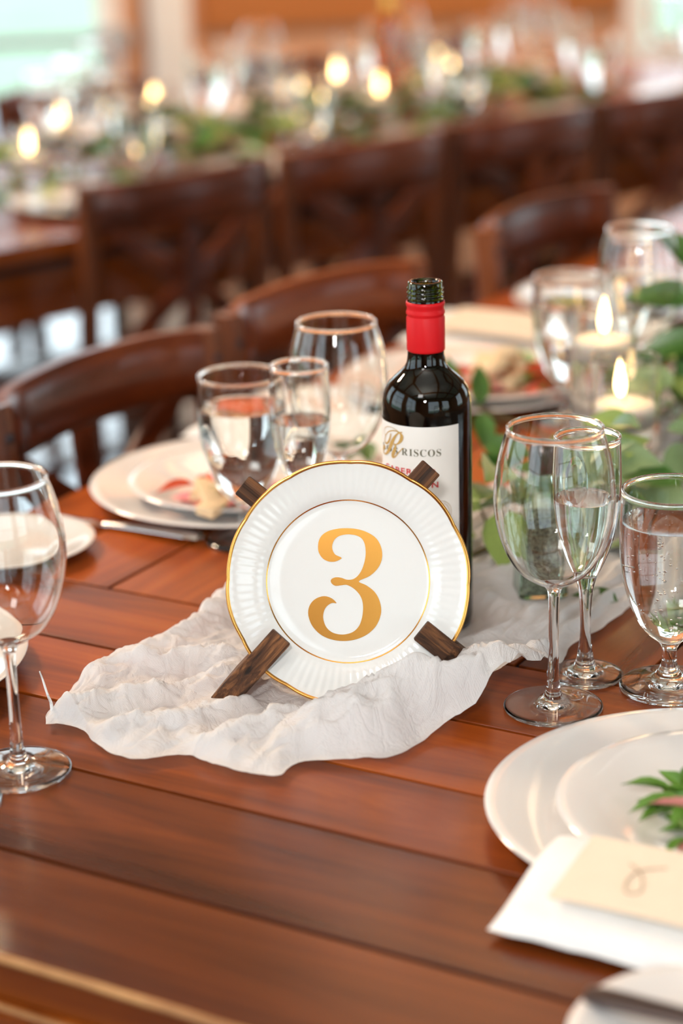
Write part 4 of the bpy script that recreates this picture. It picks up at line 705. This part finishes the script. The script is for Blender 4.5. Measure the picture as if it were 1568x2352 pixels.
def fork(label, loc, rz):
    t = thing('dinner_fork', label, 'fork', loc, rz)
    hp = smooth_curve([(-.10, 0, .003), (-.05, 0, .004), (0, 0, .0035), (.03, 0, .006), (.045, 0, .005)], 4)
    rr = [np.interp(p[0], [-.10, -.08, 0, .03, .045], [.006, .0085, .0035, .005, .011]) for p in hp]
    ob('handle', MB().tube(hp, rr, 10, True, .35), M['steel'], t)
    for k in range(4): ob('tine', MB().tube(smooth_curve([(.043, -.0082+k*.0055, .0046), (.065, -.0078+k*.0052, .003), (.090, -.0072+k*.0048, .006)], 3), [.0017]*6+[.0008], 6), M['steel'], t)
    return t
kd = radians(-30.5)
knife('silver table knife on the planks left of the numbered plate, before the tomato salad', W(1.585, -1.190, .0004), kd+pi+.03)
knife('table knife with a dark handle lying across the corner bread plate', W(.993, -.330, .0132), kd+.05, handle=M['darkcap'])
fork('silver fork half under the napkin by the foreground charger', W(1.068, -.40, .0004), kd+pi)

# ------------------------------------------------------------------ napkins and cards
def napkin(label, F, u, v, rz, h0, h1, lx=.105, ly=.27, z=0.0, tuck=0.0):
    # local x across (towards the charger at +x), local y along
    b = MB(); nx_, ny_ = 24, 44
    for top in (1, 0):
        V = []
        for i in range(nx_+1):
            for j in range(ny_+1):
                x = -lx/2+lx*i/nx_; y = -ly/2+ly*j/ny_
                edge = min(1, min(i, nx_-i)/2.5)*min(1, min(j, ny_-j)/2.5)
                zz = h0+(h1-h0)*(.5+.5*sin(pi*(min(1, max(0, (x/lx+.5)*1.25))-.5))) 
                zz += .0022*(fbm(x*28+3, y*28+9)-.5)
                zz += (.010*edge**.5) if top else .0
                V.append((x+.002*(vnoise(y*60, 1)-.5), y, zz))
        o_ = len(b.v); b.v += V
        for i in range(nx_):
            for j in range(ny_):
                a = o_+i*(ny_+1)+j; q = (a, a+ny_+1, a+ny_+2, a+1); b.f.append(q if top else q[::-1])
    o = ob('napkin', b.mesh('napkin', 60), M['linen'], loc=F(u, v, z), rot=(0, 0, rz)); return tag(o, label, 'napkin')
def card(label, F, u, v, z, rz, tilt, w=.070, h=.16):
    t = thing('menu_card', label, 'card', F(u, v, z), rz); t.rotation_euler = (0, tilt, rz)
    b = MB(); V = []; n = 12
    for k in range(n+1):
        y = -h/2+h*k/n; zz = .002*cos(pi*y/h)
        V += [(-w/2, y, zz), (w/2, y, zz), (w/2, y, zz+.0006), (-w/2, y, zz+.0006)]
    Fc = []
    for k in range(n):
        for i in range(4): Fc.append((k*4+i, k*4+(i+1) % 4, k*4+4+(i+1) % 4, k*4+4+i))
    Fc += [(3, 2, 1, 0), (n*4, n*4+1, n*4+2, n*4+3)]
    ob('sheet', b.add(V, Fc), M['card'], t); return t
napkin('folded white napkin with a kraft card on it, by the foreground charger', W, 1.098, -.385, radians(59.5), .0065, .0225)
cN = card('kraft name card with handwritten script on the foreground napkin', W, 1.104, -.410, .0300, radians(59.5), -.15)
sb = MB()
for pts in ([(-.012, -.045), (-.004, -.034), (.012, -.028), (.016, -.036), (.004, -.040), (-.008, -.036), (-.016, -.022)], [(-.012, -.004), (-.006, .002)], [(-.016, .010), (-.002, .016), (.004, .010), (-.010, .012), (-.014, .022)]):
    sb.tube(smooth_curve([(-x, -y, .00262) for x, y in pts], 5), .00055, 5)
ob('handwriting', sb, M['pencil'], cN)
napkin('white napkin lying behind the goblet and wine glass left of the bottle', W, 1.912, -1.165, radians(59.5+180), .0205, .0065)
napkin('white napkin with pale menu right of the bottle capsule', W, 2.385, -1.155, radians(59.5+176), .0205, .0065, .12, .26)
card('pale kraft menu on the napkin right of the bottle capsule', W, 2.385, -1.15, .030, radians(59.5+176), .12, .085, .19)
napkin('bright white napkin at the right edge behind the front candle', W, 2.46, -.94, radians(59.5), .004, .006, .14, .24)

# ------------------------------------------------------------------ leaves
def leaf_mesh(name, w=.5, bend=.25, fold=.25, n=7, wav=0.0):
    V = []; Fc = []
    for i in range(n+1):
        t = i/n; ww = w*.5*(sin(pi*min(1, t*1.02)**.75))**.9*(1 if 0 < i < n else .05)
        z = -bend*t*t; y = t
        for s_ in (-1, -.5, 0, .5, 1): V.append((s_*ww, y, z+abs(s_)*ww*fold*2+wav*sin(9*t+s_*2)*abs(s_)))
    for i in range(n):
        for k in range(4): a = i*5+k; Fc.append((a, a+1, a+6, a+5))
    return MB().add(V, Fc).mesh(name, 180)
LM = {}
for k, (w, bnd, fo) in dict(a=(.42, .18, .25), b=(.60, .30, .15), c=(.52, .05, .30)).items():
    for mn in ('leaf', 'leaf2', 'leaf3'):
        me = leaf_mesh('leaf', w, bnd, fo); me.materials.append(M[mn]); LM[k+mn] = me
def put_leaf(parent, me, p, d, up, size, name='leaf'):
    d = Vector(d).normalized(); up = Vector(up); x = d.cross(up).normalized(); z = x.cross(d)
    R_ = Matrix((x, d, z)).transposed().to_4x4()
    o = ob(name, me, None, parent); o.matrix_local = Matrix.Translation(Vector(p)-Vector(parent.location)) @ R_ @ Matrix.Scale(size, 4); return o
def garland(label, F, u0, u1, vc, width, count, avoid, hero, seed, hmax=.075, big=1.0):
    r_ = random.Random(seed); t = thing('leaf_garland', label, 'garland', F((u0+u1)/2, vc, .001))
    for s_ in range(2):
        n = int((u1-u0)/.08)
        pts = smooth_curve([F(u0+(u1-u0)*k/n, vc+.03*(s_-.5)*2+.02*sin(k*1.7+s_*2), .012+.006*sin(k*2.1+s_)) for k in range(n+1)], 3)
        ob('vine', MB().tube([Vector(p)-t.location for p in pts], .0026, 6), M['stem'], t)
    kinds = ['aleaf', 'cleaf', 'bleaf2', 'aleaf3', 'bleaf3', 'cleaf2', 'bleaf', 'cleaf'] if F is W else ['aleaf', 'cleaf', 'bleaf', 'cleaf', 'bleaf2']
    n = 0; tries = 0
    while n < count and tries < count*12:
        tries += 1
        u = r_.uniform(u0, u1); dv = r_.gauss(0, .42)*width
        if abs(dv) > width: continue
        z = r_.uniform(.008, .02)+hmax*r_.random()*(1-(dv/width)**2)
        p = F(u, vc+dv, z); an = r_.uniform(0, 2*pi); size = r_.uniform(.040, .072)*big
        d = Vector((cos(an), sin(an), r_.uniform(-.1, .55)))
        q = p+d.normalized()*size*.6; q2 = p+d.normalized()*size
        if any((Vector((a.x-b.x, a.y-b.y))).length < rad for (b, rad) in avoid for a in (p, q, q2)) or q2.z < TOP+.004: continue
        kk = r_.choice(kinds)
        put_leaf(t, LM[kk], p, d, (r_.gauss(0, .45), r_.gauss(-.25, .45), 1), size); n += 1
    for (u, v, z, an, el, size, kk, upx, upy) in hero:
        a = radians(an); e = radians(el)
        put_leaf(t, LM[kk], F(u, v, z), (cos(a)*cos(e), sin(a)*cos(e), sin(e)), (upx, upy, 1), size)
        if z > .03 and z < .09:
            vb = vc+max(-.10, min(.10, v-vc)); sg_ = smooth_curve([F(u+.02, vb, .008), F(u+.012, (v+vb)/2, z*.6), F(u, v, z)], 4)
            ob('sprig', MB().tube([Vector(q)-t.location for q in sg_], .0012, 5), M['stem'], t)
    return t

# ------------------------------------------------------------------ candles floating in glass cylinders
VR = .035
def vase(label, h, level, group=None):
    t = thing('glass_cylinder', label, 'vase', group=group)
    out = [(0, .0015), (.030, .0010), (.0335, 0), (VR, .0022), (VR, .004), (VR, h*.5), (VR, h-.0028), (VR, h-.0014), (VR-.0004, h-.0003), (VR-.0011, h), (VR-.0018, h-.0003), (VR-.0022, h-.0014), (VR-.0022, h-.0028), (VR-.0022, h*.5), (VR-.0022, .013), (VR-.0024, .010), (.030, .008), (.026, .008), (0, .008)]
    ob('cylinder', MB().lathe(out, 56).mesh('cylinder', 60, fix=False), M['glass'], t)
    r_ = VR-.0022+.0004
    ob('water', MB().lathe([(0, .0076), (.030, .0076), (r_, .010), (r_, level), (0, level-.0003)], 56).mesh('water', 50, fix=False), M['water'], t)
    return t
def candle(label, group=None, lean=0.0):
    t = thing('floating_candle', label, 'candle', group=group)
    ob('wax', MB().lathe([(0, -.011), (.014, -.011), (.022, -.008), (.0285, .0), (.0308, .007), (.0314, .0115), (.0312, .0140), (.0300, .0160), (.0270, .0168), (.015, .0170), (.006, .0166), (0, .0162)], 40).mesh('wax', 60), M['wax'], t)
    ob('wick', MB().tube([(0, 0, .0150), (lean*.3, .0004, .0215), (lean, .001, .0282)], .0007, 6), M['wick'], t)
    fl_ = smooth_curve([(0, .0225), (.0032, .0250), (.0053, .032), (.0052, .039), (.0036, .048), (.0015, .056), (0, .062)], 3)
    f = ob('flame', MB().lathe([(max(r, 0), z) for r, z in fl_], 16).mesh('flame', 180), M['flame'], t)
    f.location = (lean, .001, -.0); f.rotation_euler = (0, lean*12, 0)
    return t
FLAMES = []
def glow(p, e=.5):
    l = bpy.data.lights.new('candle_light', 'POINT'); l.energy = e; l.color = (1, .62, .30); l.shadow_soft_size = .012
    o = bpy.data.objects.new('candle_light', l); COL.objects.link(o); o.location = p
C1 = (1.932, -.803); C2 = (2.05, -.878)
v1 = vase('glass cylinder holding the front floating candle, right of the tulip wine glass', .132, .078); v1.location = W(*C1, .0012)
k1 = candle('lit cream floating candle in the front glass cylinder', lean=-.0035); k1.location = W(*C1, .0690)
v2 = vase('taller glass cylinder holding the rear floating candle', .150, .110); v2.location = W(*C2, .0012)
k2 = candle('lit cream floating candle in the rear, taller cylinder', lean=.0003); k2.location = W(*C2, .1010)
glow(W(*C1, .140), .07); glow(W(*C2, .168), .07)

# ------------------------------------------------------------------ pepper shaker
ps = thing('pepper_shaker', 'square tapered glass shaker of pepper behind the tulip wine glass', 'shaker', W(1.600, -.742, .0045), radians(4))
def frust(b, prof):
    rings = []; V = []; Fc = []
    for r, z in prof:
        if r <= 0: rings.append([len(V)]); V.append((0, 0, z)); continue
        c = r*.80; q = [(r, -c), (r, c), (c, r), (-c, r), (-r, c), (-r, -c), (-c, -r), (c, -r)]
        rings.append(list(range(len(V), len(V)+8))); V += [(x, y, z) for x, y in q]
    for a, d in zip(rings, rings[1:]):
        for k in range(8):
            k2 = (k+1) % 8
            if len(a) == 1: Fc.append((a[0], d[k2], d[k]))
            elif len(d) == 1: Fc.append((a[k], a[k2], d[0]))
            else: Fc.append((a[k], a[k2], d[k2], d[k]))
    return b.add(V, Fc)
ob('shaker_glass', frust(MB(), [(0, .0), (.0205, 0), (.0214, .0010), (.0214, .0025), (.0195, .04), (.0160, .075), (.0128, .098), (.0105, .108), (.0100, .117), (.0086, .117), (.0088, .108), (.0108, .098), (.0136, .075), (.0168, .04), (.0186, .006), (.0186, .0035), (.0178, .003), (0, .003)]).xf(Matrix.Rotation(0, 4, 'Z')).mesh('shaker_glass', 12, fix=False), glass('green_tinted_glass', (.92, .98, .955), 1.5), ps)
M['pepper'], _n, _l, _b = mat('ground_pepper')
_t = _n.new('ShaderNodeTexCoord'); _v = _n.new('ShaderNodeTexVoronoi'); _v.inputs['Scale'].default_value = 750; _r = _n.new('ShaderNodeValToRGB'); _q = _n.new('ShaderNodeSeparateXYZ')
_l.new(_t.outputs['Object'], _v.inputs['Vector']); _l.new(_v.outputs['Color'], _q.inputs[0]); _l.new(_q.outputs[0], _r.inputs[0]); _l.new(_r.outputs[0], _b.inputs['Base Color']); _b.inputs['Roughness'].default_value = .9
_r.color_ramp.elements[0].position = .1; _r.color_ramp.elements[0].color = (.05, .04, .03, 1); _r.color_ramp.elements[1].color = (.62, .55, .42, 1)
pp = ob('pepper', frust(MB(), [(0, .0032), (.0184, .0032), (.0166, .04), (.0132, .072), (.006, .075), (0, .074)]).mesh('pepper', 12), M['pepper'], ps); pp['kind'] = 'stuff'
ob('cap', MB().lathe([(.0085, .109), (.0118, .1105), (.0125, .113), (.0125, .128), (.0115, .134), (.008, .138), (.003, .1395), (0, .1398)], 48, lambda r, z, a: (r*(1+(.035 if .112 < z < .130 else 0)*sin(18*a)), z)).mesh('cap', 50), M['darkcap'], ps)

# ------------------------------------------------------------------ garlands
avoid = [(BT, .043), (W(*C1), .041), (W(*C2), .041), (W(1.600, -.742), .032), (W(2.112, -.864), .045), (W(1.383, -.63), .045), (W(1.452, -.634), .034), (W(1.607, -.947), .045), (W(1.46, -.566), .045), (W(2.121, -.95), .045), (W(2.19, -.905), .035)]
hero = [(1.83, -1.10, .012, 10, 10, .055, 'aleaf', 0, -.5), (1.825, -1.04, .02, 95, 20, .05, 'aleaf', 0, -.6), (1.98, -1.02, .05, 100, 55, .055, 'aleaf', .2, -1),
        (1.985, -.995, .045, 80, 50, .055, 'aleaf', .3, -1), (1.93, -.965, .055, -80, -35, .055, 'aleaf', 0, -1.4), (1.86, -.925, .045, -30, 0, .045, 'bleaf', 0, -1),
        (1.835, -.92, .03, 20, 5, .045, 'aleaf', 0, -.8), (1.72, -.865, .035, 60, 10, .05, 'bleaf', 0, -.8), (1.655, -.81, .052, -75, -38, .072, 'bleaf2', 0, -1.2),
        (1.635, -.825, .03, 200, -5, .055, 'cleaf', 0, -1), (1.67, -.835, .045, 150, 20, .05, 'bleaf2', 0, -1),
        (1.86, -.735, .042, 30, 4, .075, 'bleaf3', 0, -1.4), (1.86, -.765, .036, 165, 0, .07, 'bleaf3', 0, -1.6), (1.855, -.75, .034, -60, -20, .075, 'bleaf3', 0, -1.4),
        (1.88, -.715, .06, 10, -20, .08, 'bleaf3', 0, -1.4), (1.85, -.735, .03, 185, -6, .085, 'bleaf3', 0, -1.2),
        (2.02, -.775, .075, -40, 30, .06, 'bleaf2', 0, -1.6), (2.03, -.78, .07, 80, 20, .06, 'bleaf2', 0, -1.2), (1.99, -.74, .06, 0, 10, .07, 'bleaf2', 0, -1.2),
        (1.60, -.668, .006, 150, 8, .045, 'aleaf', 0, -.4), (2.10, -.80, .05, 100, 80, .07, 'aleaf', 0, -1),
        (2.13, -.800, .150, 170, 5, .085, 'aleaf', .1, -1.1), (2.15, -.805, .170, 140, 42, .085, 'aleaf', .3, -1.0), (2.15, -.80, .175, 60, 40, .08, 'aleaf', 0, -.8), (2.12, -.795, .13, -10, 0, .09, 'aleaf', 0, -1.0), (2.14, -.79, .19, 20, 20, .08, 'aleaf', 0, -1.0), (2.12, -.79, .11, 185, -8, .08, 'aleaf', 0, -1.0)]
gl1 = garland('green leafy garland lying on the white runner of the foreground table', W, 1.63, 3.15, -.80, .125, 190, avoid, hero, 11)
ob('vine', MB().tube([Vector(W(u, v, z))-gl1.location for u, v, z in smooth_curve([(2.03, -.77, .01), (2.10, -.785, .07), (2.13, -.795, .13), (2.145, -.80, .185)], 4)], .002, 6), M['stem'], gl1)

# ------------------------------------------------------------------ salads
for k, mn in dict(g='lettuce', p='pink', t='tomato', b='bread').items():
    me = leaf_mesh('strip', .34, .15, .5, 6, .02); me.materials.append(M[mn]); LM['s'+k] = me
    c_ = MB().box(-.5, .5, -.22, .22, 0, .22, .06).mesh('slice', 40); c_.materials.append(M[mn]); LM['c'+k] = c_
def salad(label, F, u, v, z, items, seed):
    r_ = random.Random(seed); t = thing('salad', label, 'salad', F(u, v, z))
    for (k, nm, n, rad, sz, hz_) in items:
        for i in range(n):
            an = r_.uniform(0, 2*pi); rr = rad*r_.random()**.6; p = Vector((rr*cos(an), rr*sin(an), r_.uniform(.004, hz_)))
            dn = an+r_.gauss(0, 1.9); d = Vector((cos(dn), sin(dn), r_.uniform(-.05, .5)))
            put_leaf(t, LM[k], t.location+p, d, (r_.gauss(0, .3), r_.gauss(0, .3), 1), sz*r_.uniform(.8, 1.25), nm)
    return t
salad('rocket salad with pink ham on the foreground plate', W, 1.222, -.431, .0138, [('sg', 'rocket_leaf', 60, .048, .030, .020), ('sp', 'ham_slice', 8, .036, .030, .024)], 3)
salad('small salad of tomato wedges and toast strips left of the goblet', W, 1.648, -1.105, .0138, [('cb', 'toast_strip', 9, .032, .042, .022), ('st', 'tomato_slice', 9, .034, .034, .026), ('ct', 'tomato_wedge', 3, .024, .030, .034), ('sp', 'ham_slice', 6, .040, .045, .010), ('sg', 'rocket_leaf', 6, .034, .034, .014)], 8)
s3 = salad('salad of greens, ham and toast right of the bottle', W, 2.165, -1.045, .0138, [('cb', 'toast_strip', 7, .035, .05, .030), ('st', 'tomato_slice', 9, .045, .05, .028), ('sp', 'ham_slice', 8, .045, .05, .018)], 5)
lf = random.Random(2)
for i in range(26):
    a = lf.uniform(0, 6.28); rr = .03*lf.random()**.5; put_leaf(s3, LM['sg'], W(2.19, -1.01, .016+.02*lf.random())+Vector((rr*cos(a), rr*sin(a), 0)), (cos(a), sin(a), .3), (0, 0, 1), .05, 'rocket_leaf')

# ------------------------------------------------------------------ gauze runner
Ax = [(1.182, -.965), (1.200, -.972), (1.254, -.985), (1.297, -.982), (1.326, -.972), (1.362, -.960), (1.424, -.970), (1.465, -.972), (1.56, -.955), (1.68, -.935), (1.82, -.915), (2.1, -.93), (2.5, -.92), (3.1, -.92), (3.44, -.92)]
Bx = [(1.170, -.955), (1.176, -.925), (1.156, -.892), (1.151, -.858), (1.174, -.829), (1.170, -.800), (1.172, -.752), (1.206, -.746), (1.236, -.698), (1.289, -.684), (1.337, -.666), (1.372, -.655), (1.415, -.648), (1.491, -.664), (1.559, -.657), (1.640, -.655), (1.82, -.66), (2.1, -.66), (2.5, -.67), (3.1, -.67), (3.44, -.67)]
def resample(P, n, pw=1.6):
    P = np.array(smooth_curve(P, 6)); L = np.r_[0, np.cumsum(np.linalg.norm(np.diff(P, axis=0), axis=1))]
    s_ = np.linspace(0, 1, n)**pw*L[-1]; return np.c_[np.interp(s_, L, P[:, 0]), np.interp(s_, L, P[:, 1])]
ns, nt = 420, 150
A_ = resample(Ax, ns); B_ = resample(Bx, ns)
s_ = np.arange(ns)[:, None]/ns; t_ = np.linspace(0, 1, nt)[None, :]
uu = A_[:, :1]*(1-t_)+B_[:, :1]*t_; vv = A_[:, 1:]*(1-t_)+B_[:, 1:]*t_
# raggedness and cloth folds
wu = uu+.020*(fbm(uu*14, vv*14, 3)-.5); wv = vv+.030*(fbm(uu*11+40, vv*11, 3)-.5)
gather = np.clip((uu-1.34)/.22, 0, 1)
fold_a = ridge(wu*9+wv*16, wv*26-wu*6, 3)                 # loose crumples near the end
fold_b = ridge(wu*7+3, wv*75+5, 2)                       # long fine pleats where it is gathered
fine = ridge(wu*40+9, wv*90, 2)
crumple = ridge(wu*30+wv*26+5, wv*85-wu*20+2, 2)
h = .0030+(1-gather)*(.018*np.clip(fold_a-.33, 0, 1)**1.2+.0045*np.clip(crumple-.3, 0, 1)+.003*fbm(uu*30, vv*30, 3))+gather*(.015*np.clip(fold_b-.25, 0, 1)+.004*crumple)+.0026*fine
edge = np.minimum(t_, 1-t_)
h = h+.006*np.exp(-(edge/.045)**2)*vnoise(uu*32+11, vv*32)*(.4+.6*(uu < 1.7))
ends = np.clip((uu-1.15)/.05, 0, 1)
def bump(path, wid, hgt):
    P = np.array(smooth_curve(path, 8)); d2 = np.full(uu.shape, 9.); hh = np.zeros(uu.shape)
    for k, q in enumerate(P):
        e = (uu-q[0])**2+(vv-q[1])**2; hh = np.where(e < d2, q[2], hh); d2 = np.minimum(d2, e)
    return hh*np.exp(-d2/(2*wid*wid))
for path, wid in (([(1.235, -.738, .014), (1.255, -.732, .026), (1.290, -.722, .036), (1.318, -.706, .040), (1.346, -.680, .038), (1.376, -.664, .030), (1.408, -.660, .022), (1.45, -.672, .012)], .014),
                  ([(1.225, -.768, .008), (1.262, -.758, .018), (1.318, -.752, .014)], .010),
                  ([(1.25, -.962, .010), (1.33, -.952, .018), (1.40, -.952, .022), (1.455, -.950, .026)], .013),
                  ([(1.28, -.94, .014), (1.31, -.90, .016), (1.335, -.865, .010)], .009),
                  ([(1.19, -.945, .012), (1.225, -.915, .015), (1.27, -.885, .013), (1.32, -.86, .006)], .008),
                  ([(1.178, -.90, .008), (1.21, -.86, .012), (1.255, -.83, .010)], .007),
                  ([(1.185, -.82, .008), (1.215, -.80, .014), (1.25, -.785, .010)], .007)):
    h = h+bump(path, wid, 0)*(.50+.62*ridge(wu*26+wv*22, wv*95-wu*80, 2)+.30*fbm(uu*45, vv*45, 2))
# keep it flat under the things that stand on it
for (q, rad, top) in ((BT, .045, .0045), (W(1.600, -.742), .03, .0040), (W(*C1), .040, .0010), (W(*C2), .040, .0010)):
    xx = uu*cos(AU)+vv*sin(AU); yy = uu*sin(AU)-vv*cos(AU); d = np.sqrt((xx-q.x)**2+(yy-q.y)**2)
    k = np.clip((d-rad)/.025, 0, 1); h = np.where(d < rad+.025, np.minimum(h, top*.8+(h-top*.8)*k), h)
xx = uu*cos(AU)+vv*sin(AU); yy = uu*sin(AU)-vv*cos(AU)
def plane_limit(zmax, x0, x1, y0, y1):
    global h
    k = (xx > x0) & (xx < x1) & (yy > y0) & (yy < y1); h = np.where(k, np.minimum(h, zmax), h)
# below the leaning plate the cloth stays under its lower edge
px_ = xx-PC.x; zedge = PC.z-TOP-np.sqrt(np.clip(.0945**2-px_**2, 0, 1))*.955
under = (np.abs(px_) < .094) & (yy > 1.490) & (yy < 1.62); lim = np.maximum(.0035, zedge-.004)
h = np.where(under & (h > lim), lim+(h-lim)*np.clip((1.506-yy)/.016, 0, 1), h)
wid_ = np.linalg.norm(A_-B_, axis=1)[:, None]; ep = np.minimum(t_*wid_*1.6, (1-t_)*wid_); ep = np.minimum(ep, s_*4.0)
ef = np.clip(ep/.030, 0, 1); ef = ef*ef*(3-2*ef); lift = bump([(1.318, -.700, 1), (1.346, -.675, 1), (1.376, -.660, 1), (1.41, -.656, 1)], .018, 0)
ef = np.maximum(ef, np.clip(lift*1.3, 0, 1)); h = np.where(h > .003, .003+(h-.003)*(.22+.78*ef), h)
h = np.maximum(h, .0014)
jit_u = .004*(fbm(uu*60+7, vv*60, 2)-.5); jit_v = .006*(fbm(uu*45, vv*45+20, 2)-.5)
uo, vo = uu+jit_u, vv+jit_v
X = uo*cos(AU)+vo*sin(AU); Y = uo*sin(AU)-vo*cos(AU)
verts = np.stack([X, Y, h+TOP], -1).reshape(-1, 3)
idx = np.arange(ns*nt).reshape(ns, nt)
faces = np.stack([idx[:-1, :-1], idx[1:, :-1], idx[1:, 1:], idx[:-1, 1:]], -1).reshape(-1, 4)
me = bpy.data.meshes.new('table_runner'); me.from_pydata(verts.tolist(), [], faces.tolist())
uvl = me.uv_layers.new(name='UVMap'); li = np.empty(len(me.loops), int); me.loops.foreach_get('vertex_index', li)
uvs = np.stack([uu.ravel()[li], vv.ravel()[li]], -1).ravel(); uvl.data.foreach_set('uv', uvs)
me.shade_smooth()
ru = ob('table_runner', me, M['gauze']); tag(ru, 'crinkled white gauze runner spread under the numbered plate and bottle', 'table runner')
th = MB().tube([tuple(W(u, v, z)) for u, v, z in smooth_curve([(1.182, -.958, .006), (1.186, -.962, .016), (1.180, -.960, .026), (1.183, -.966, .036), (1.180, -.966, .044)], 4)], [.0016-.0011*k/16 for k in range(17)], 6)
ob('loose_thread', th, M['linen'], ru)

# ------------------------------------------------------------------ second table
seats = [2.19, 2.62, 3.04, 3.46, 3.88]
GN = 'clear glasses on the second table'
def far(o, F, t_, m_, z, label, group): return dup(o, F(t_, m_, z), rng.uniform(0, 6), label, group)
ORD = ['first', 'second', 'third', 'fourth', 'fifth', 'sixth', 'seventh', 'eighth']
for side, m0, sg in (('near', -3.05, 1), ('far', -3.67, -1)):
    for k, t0 in enumerate(([1.76] if side == 'near' else [])+seats):
        pos = '%s place from left, %s side of the second table' % (ORD[k], side)
        far(chN, W2, t0, m0, .0004, 'white charger at the '+pos, 'chargers on the second table')
        far(saN, W2, t0, m0, .0078, 'white salad plate at the '+pos, 'salad plates on the second table')
        far(wg, W2, t0+sg*.10, m0-sg*.19, .0004, 'wine glass at the '+pos, 'wine glasses on the second table')
        far(fl, W2, t0+sg*.165, m0-sg*.17, .0004, 'champagne flute at the '+pos, 'flutes on the second table')
        far(gp, W2, t0+sg*.16, m0-sg*.085, .0004, 'water goblet at the '+pos, 'goblets on the second table')
    for k, t0 in enumerate(seats[:-1]):
        napk = napkin('folded white napkin, %s from the left on the %s side of the second table' % (ORD[k], side), W2, t0+.21, m0+sg*.06, A2 if side == 'near' else A2+pi, .004, .006, .10, .20); napk['group'] = 'napkins on the second table'
cands = sorted([(2.65, -3.47), (2.92, -3.35), (3.17, -3.49), (3.44, -3.46), (3.367, -3.356), (3.05, -3.24), (2.137, -3.18), (2.363, -3.40)])
for k, (t0, m0) in enumerate(cands):
    dup(v1, W2(t0, m0, .0004), 0, 'glass candle cylinder on the second table, %s from the left' % ORD[k], 'candle cylinders on the second table')
    dup(k1, W2(t0, m0, .0686), rng.uniform(0, 6), 'lit candle glowing on the second table, %s from the left' % ORD[k], 'candles on the second table')
av2 = [(W2(*c), .042) for c in cands]
garland('leafy green garland with candles along the second table', W2, 1.6, 3.75, -3.24, .17, 240, av2, [], 23, .09, 1.35)
PETAL = leaf_mesh('petal', .9, -.35, .35, 5); PETAL.materials.append(M['rose'])
for k0, (t0, m0, z0) in enumerate(((2.45, -3.30, .10), (2.50, -3.40, .12), (2.78, -3.20, .09), (2.82, -3.30, .08), (3.45, -3.25, .09))):
    t = thing('blush_rose', 'blush rose in the garland of the second table, %s from the left' % ORD[k0], 'flower', W2(t0, m0, z0), 0, 'roses on the second table')
    for k in range(14):
        a = k*2.4; e = .25+.09*k
        put_leaf(t, PETAL, t.location+Vector((cos(a)*.004, sin(a)*.004, 0)), (cos(a)*cos(e), sin(a)*cos(e), sin(e)), (-cos(a)*.8, -sin(a)*.8, 1), .042-.0015*k, 'petal')
    ob('flower_stem', MB().tube([(0, 0, -z0+.015), (.003, 0, -z0*.5), (0, 0, 0)], .002, 6), M['stem'], t)
b2 = thing('wine_bottle', 'pale amber wine bottle with gold capsule among the candles of the second table', 'bottle', W2(3.20, -3.36, .0004), 2.0)
for ch in bo.children:
    if ch.name.startswith(('bottle_glass', 'capsule')):
        c = ch.copy(); c.data = ch.data.copy(); c.data.materials.clear(); c.data.materials.append(M['amberglass'] if ch.name.startswith('bottle') else M['gold']); COL.objects.link(c); c.parent = b2
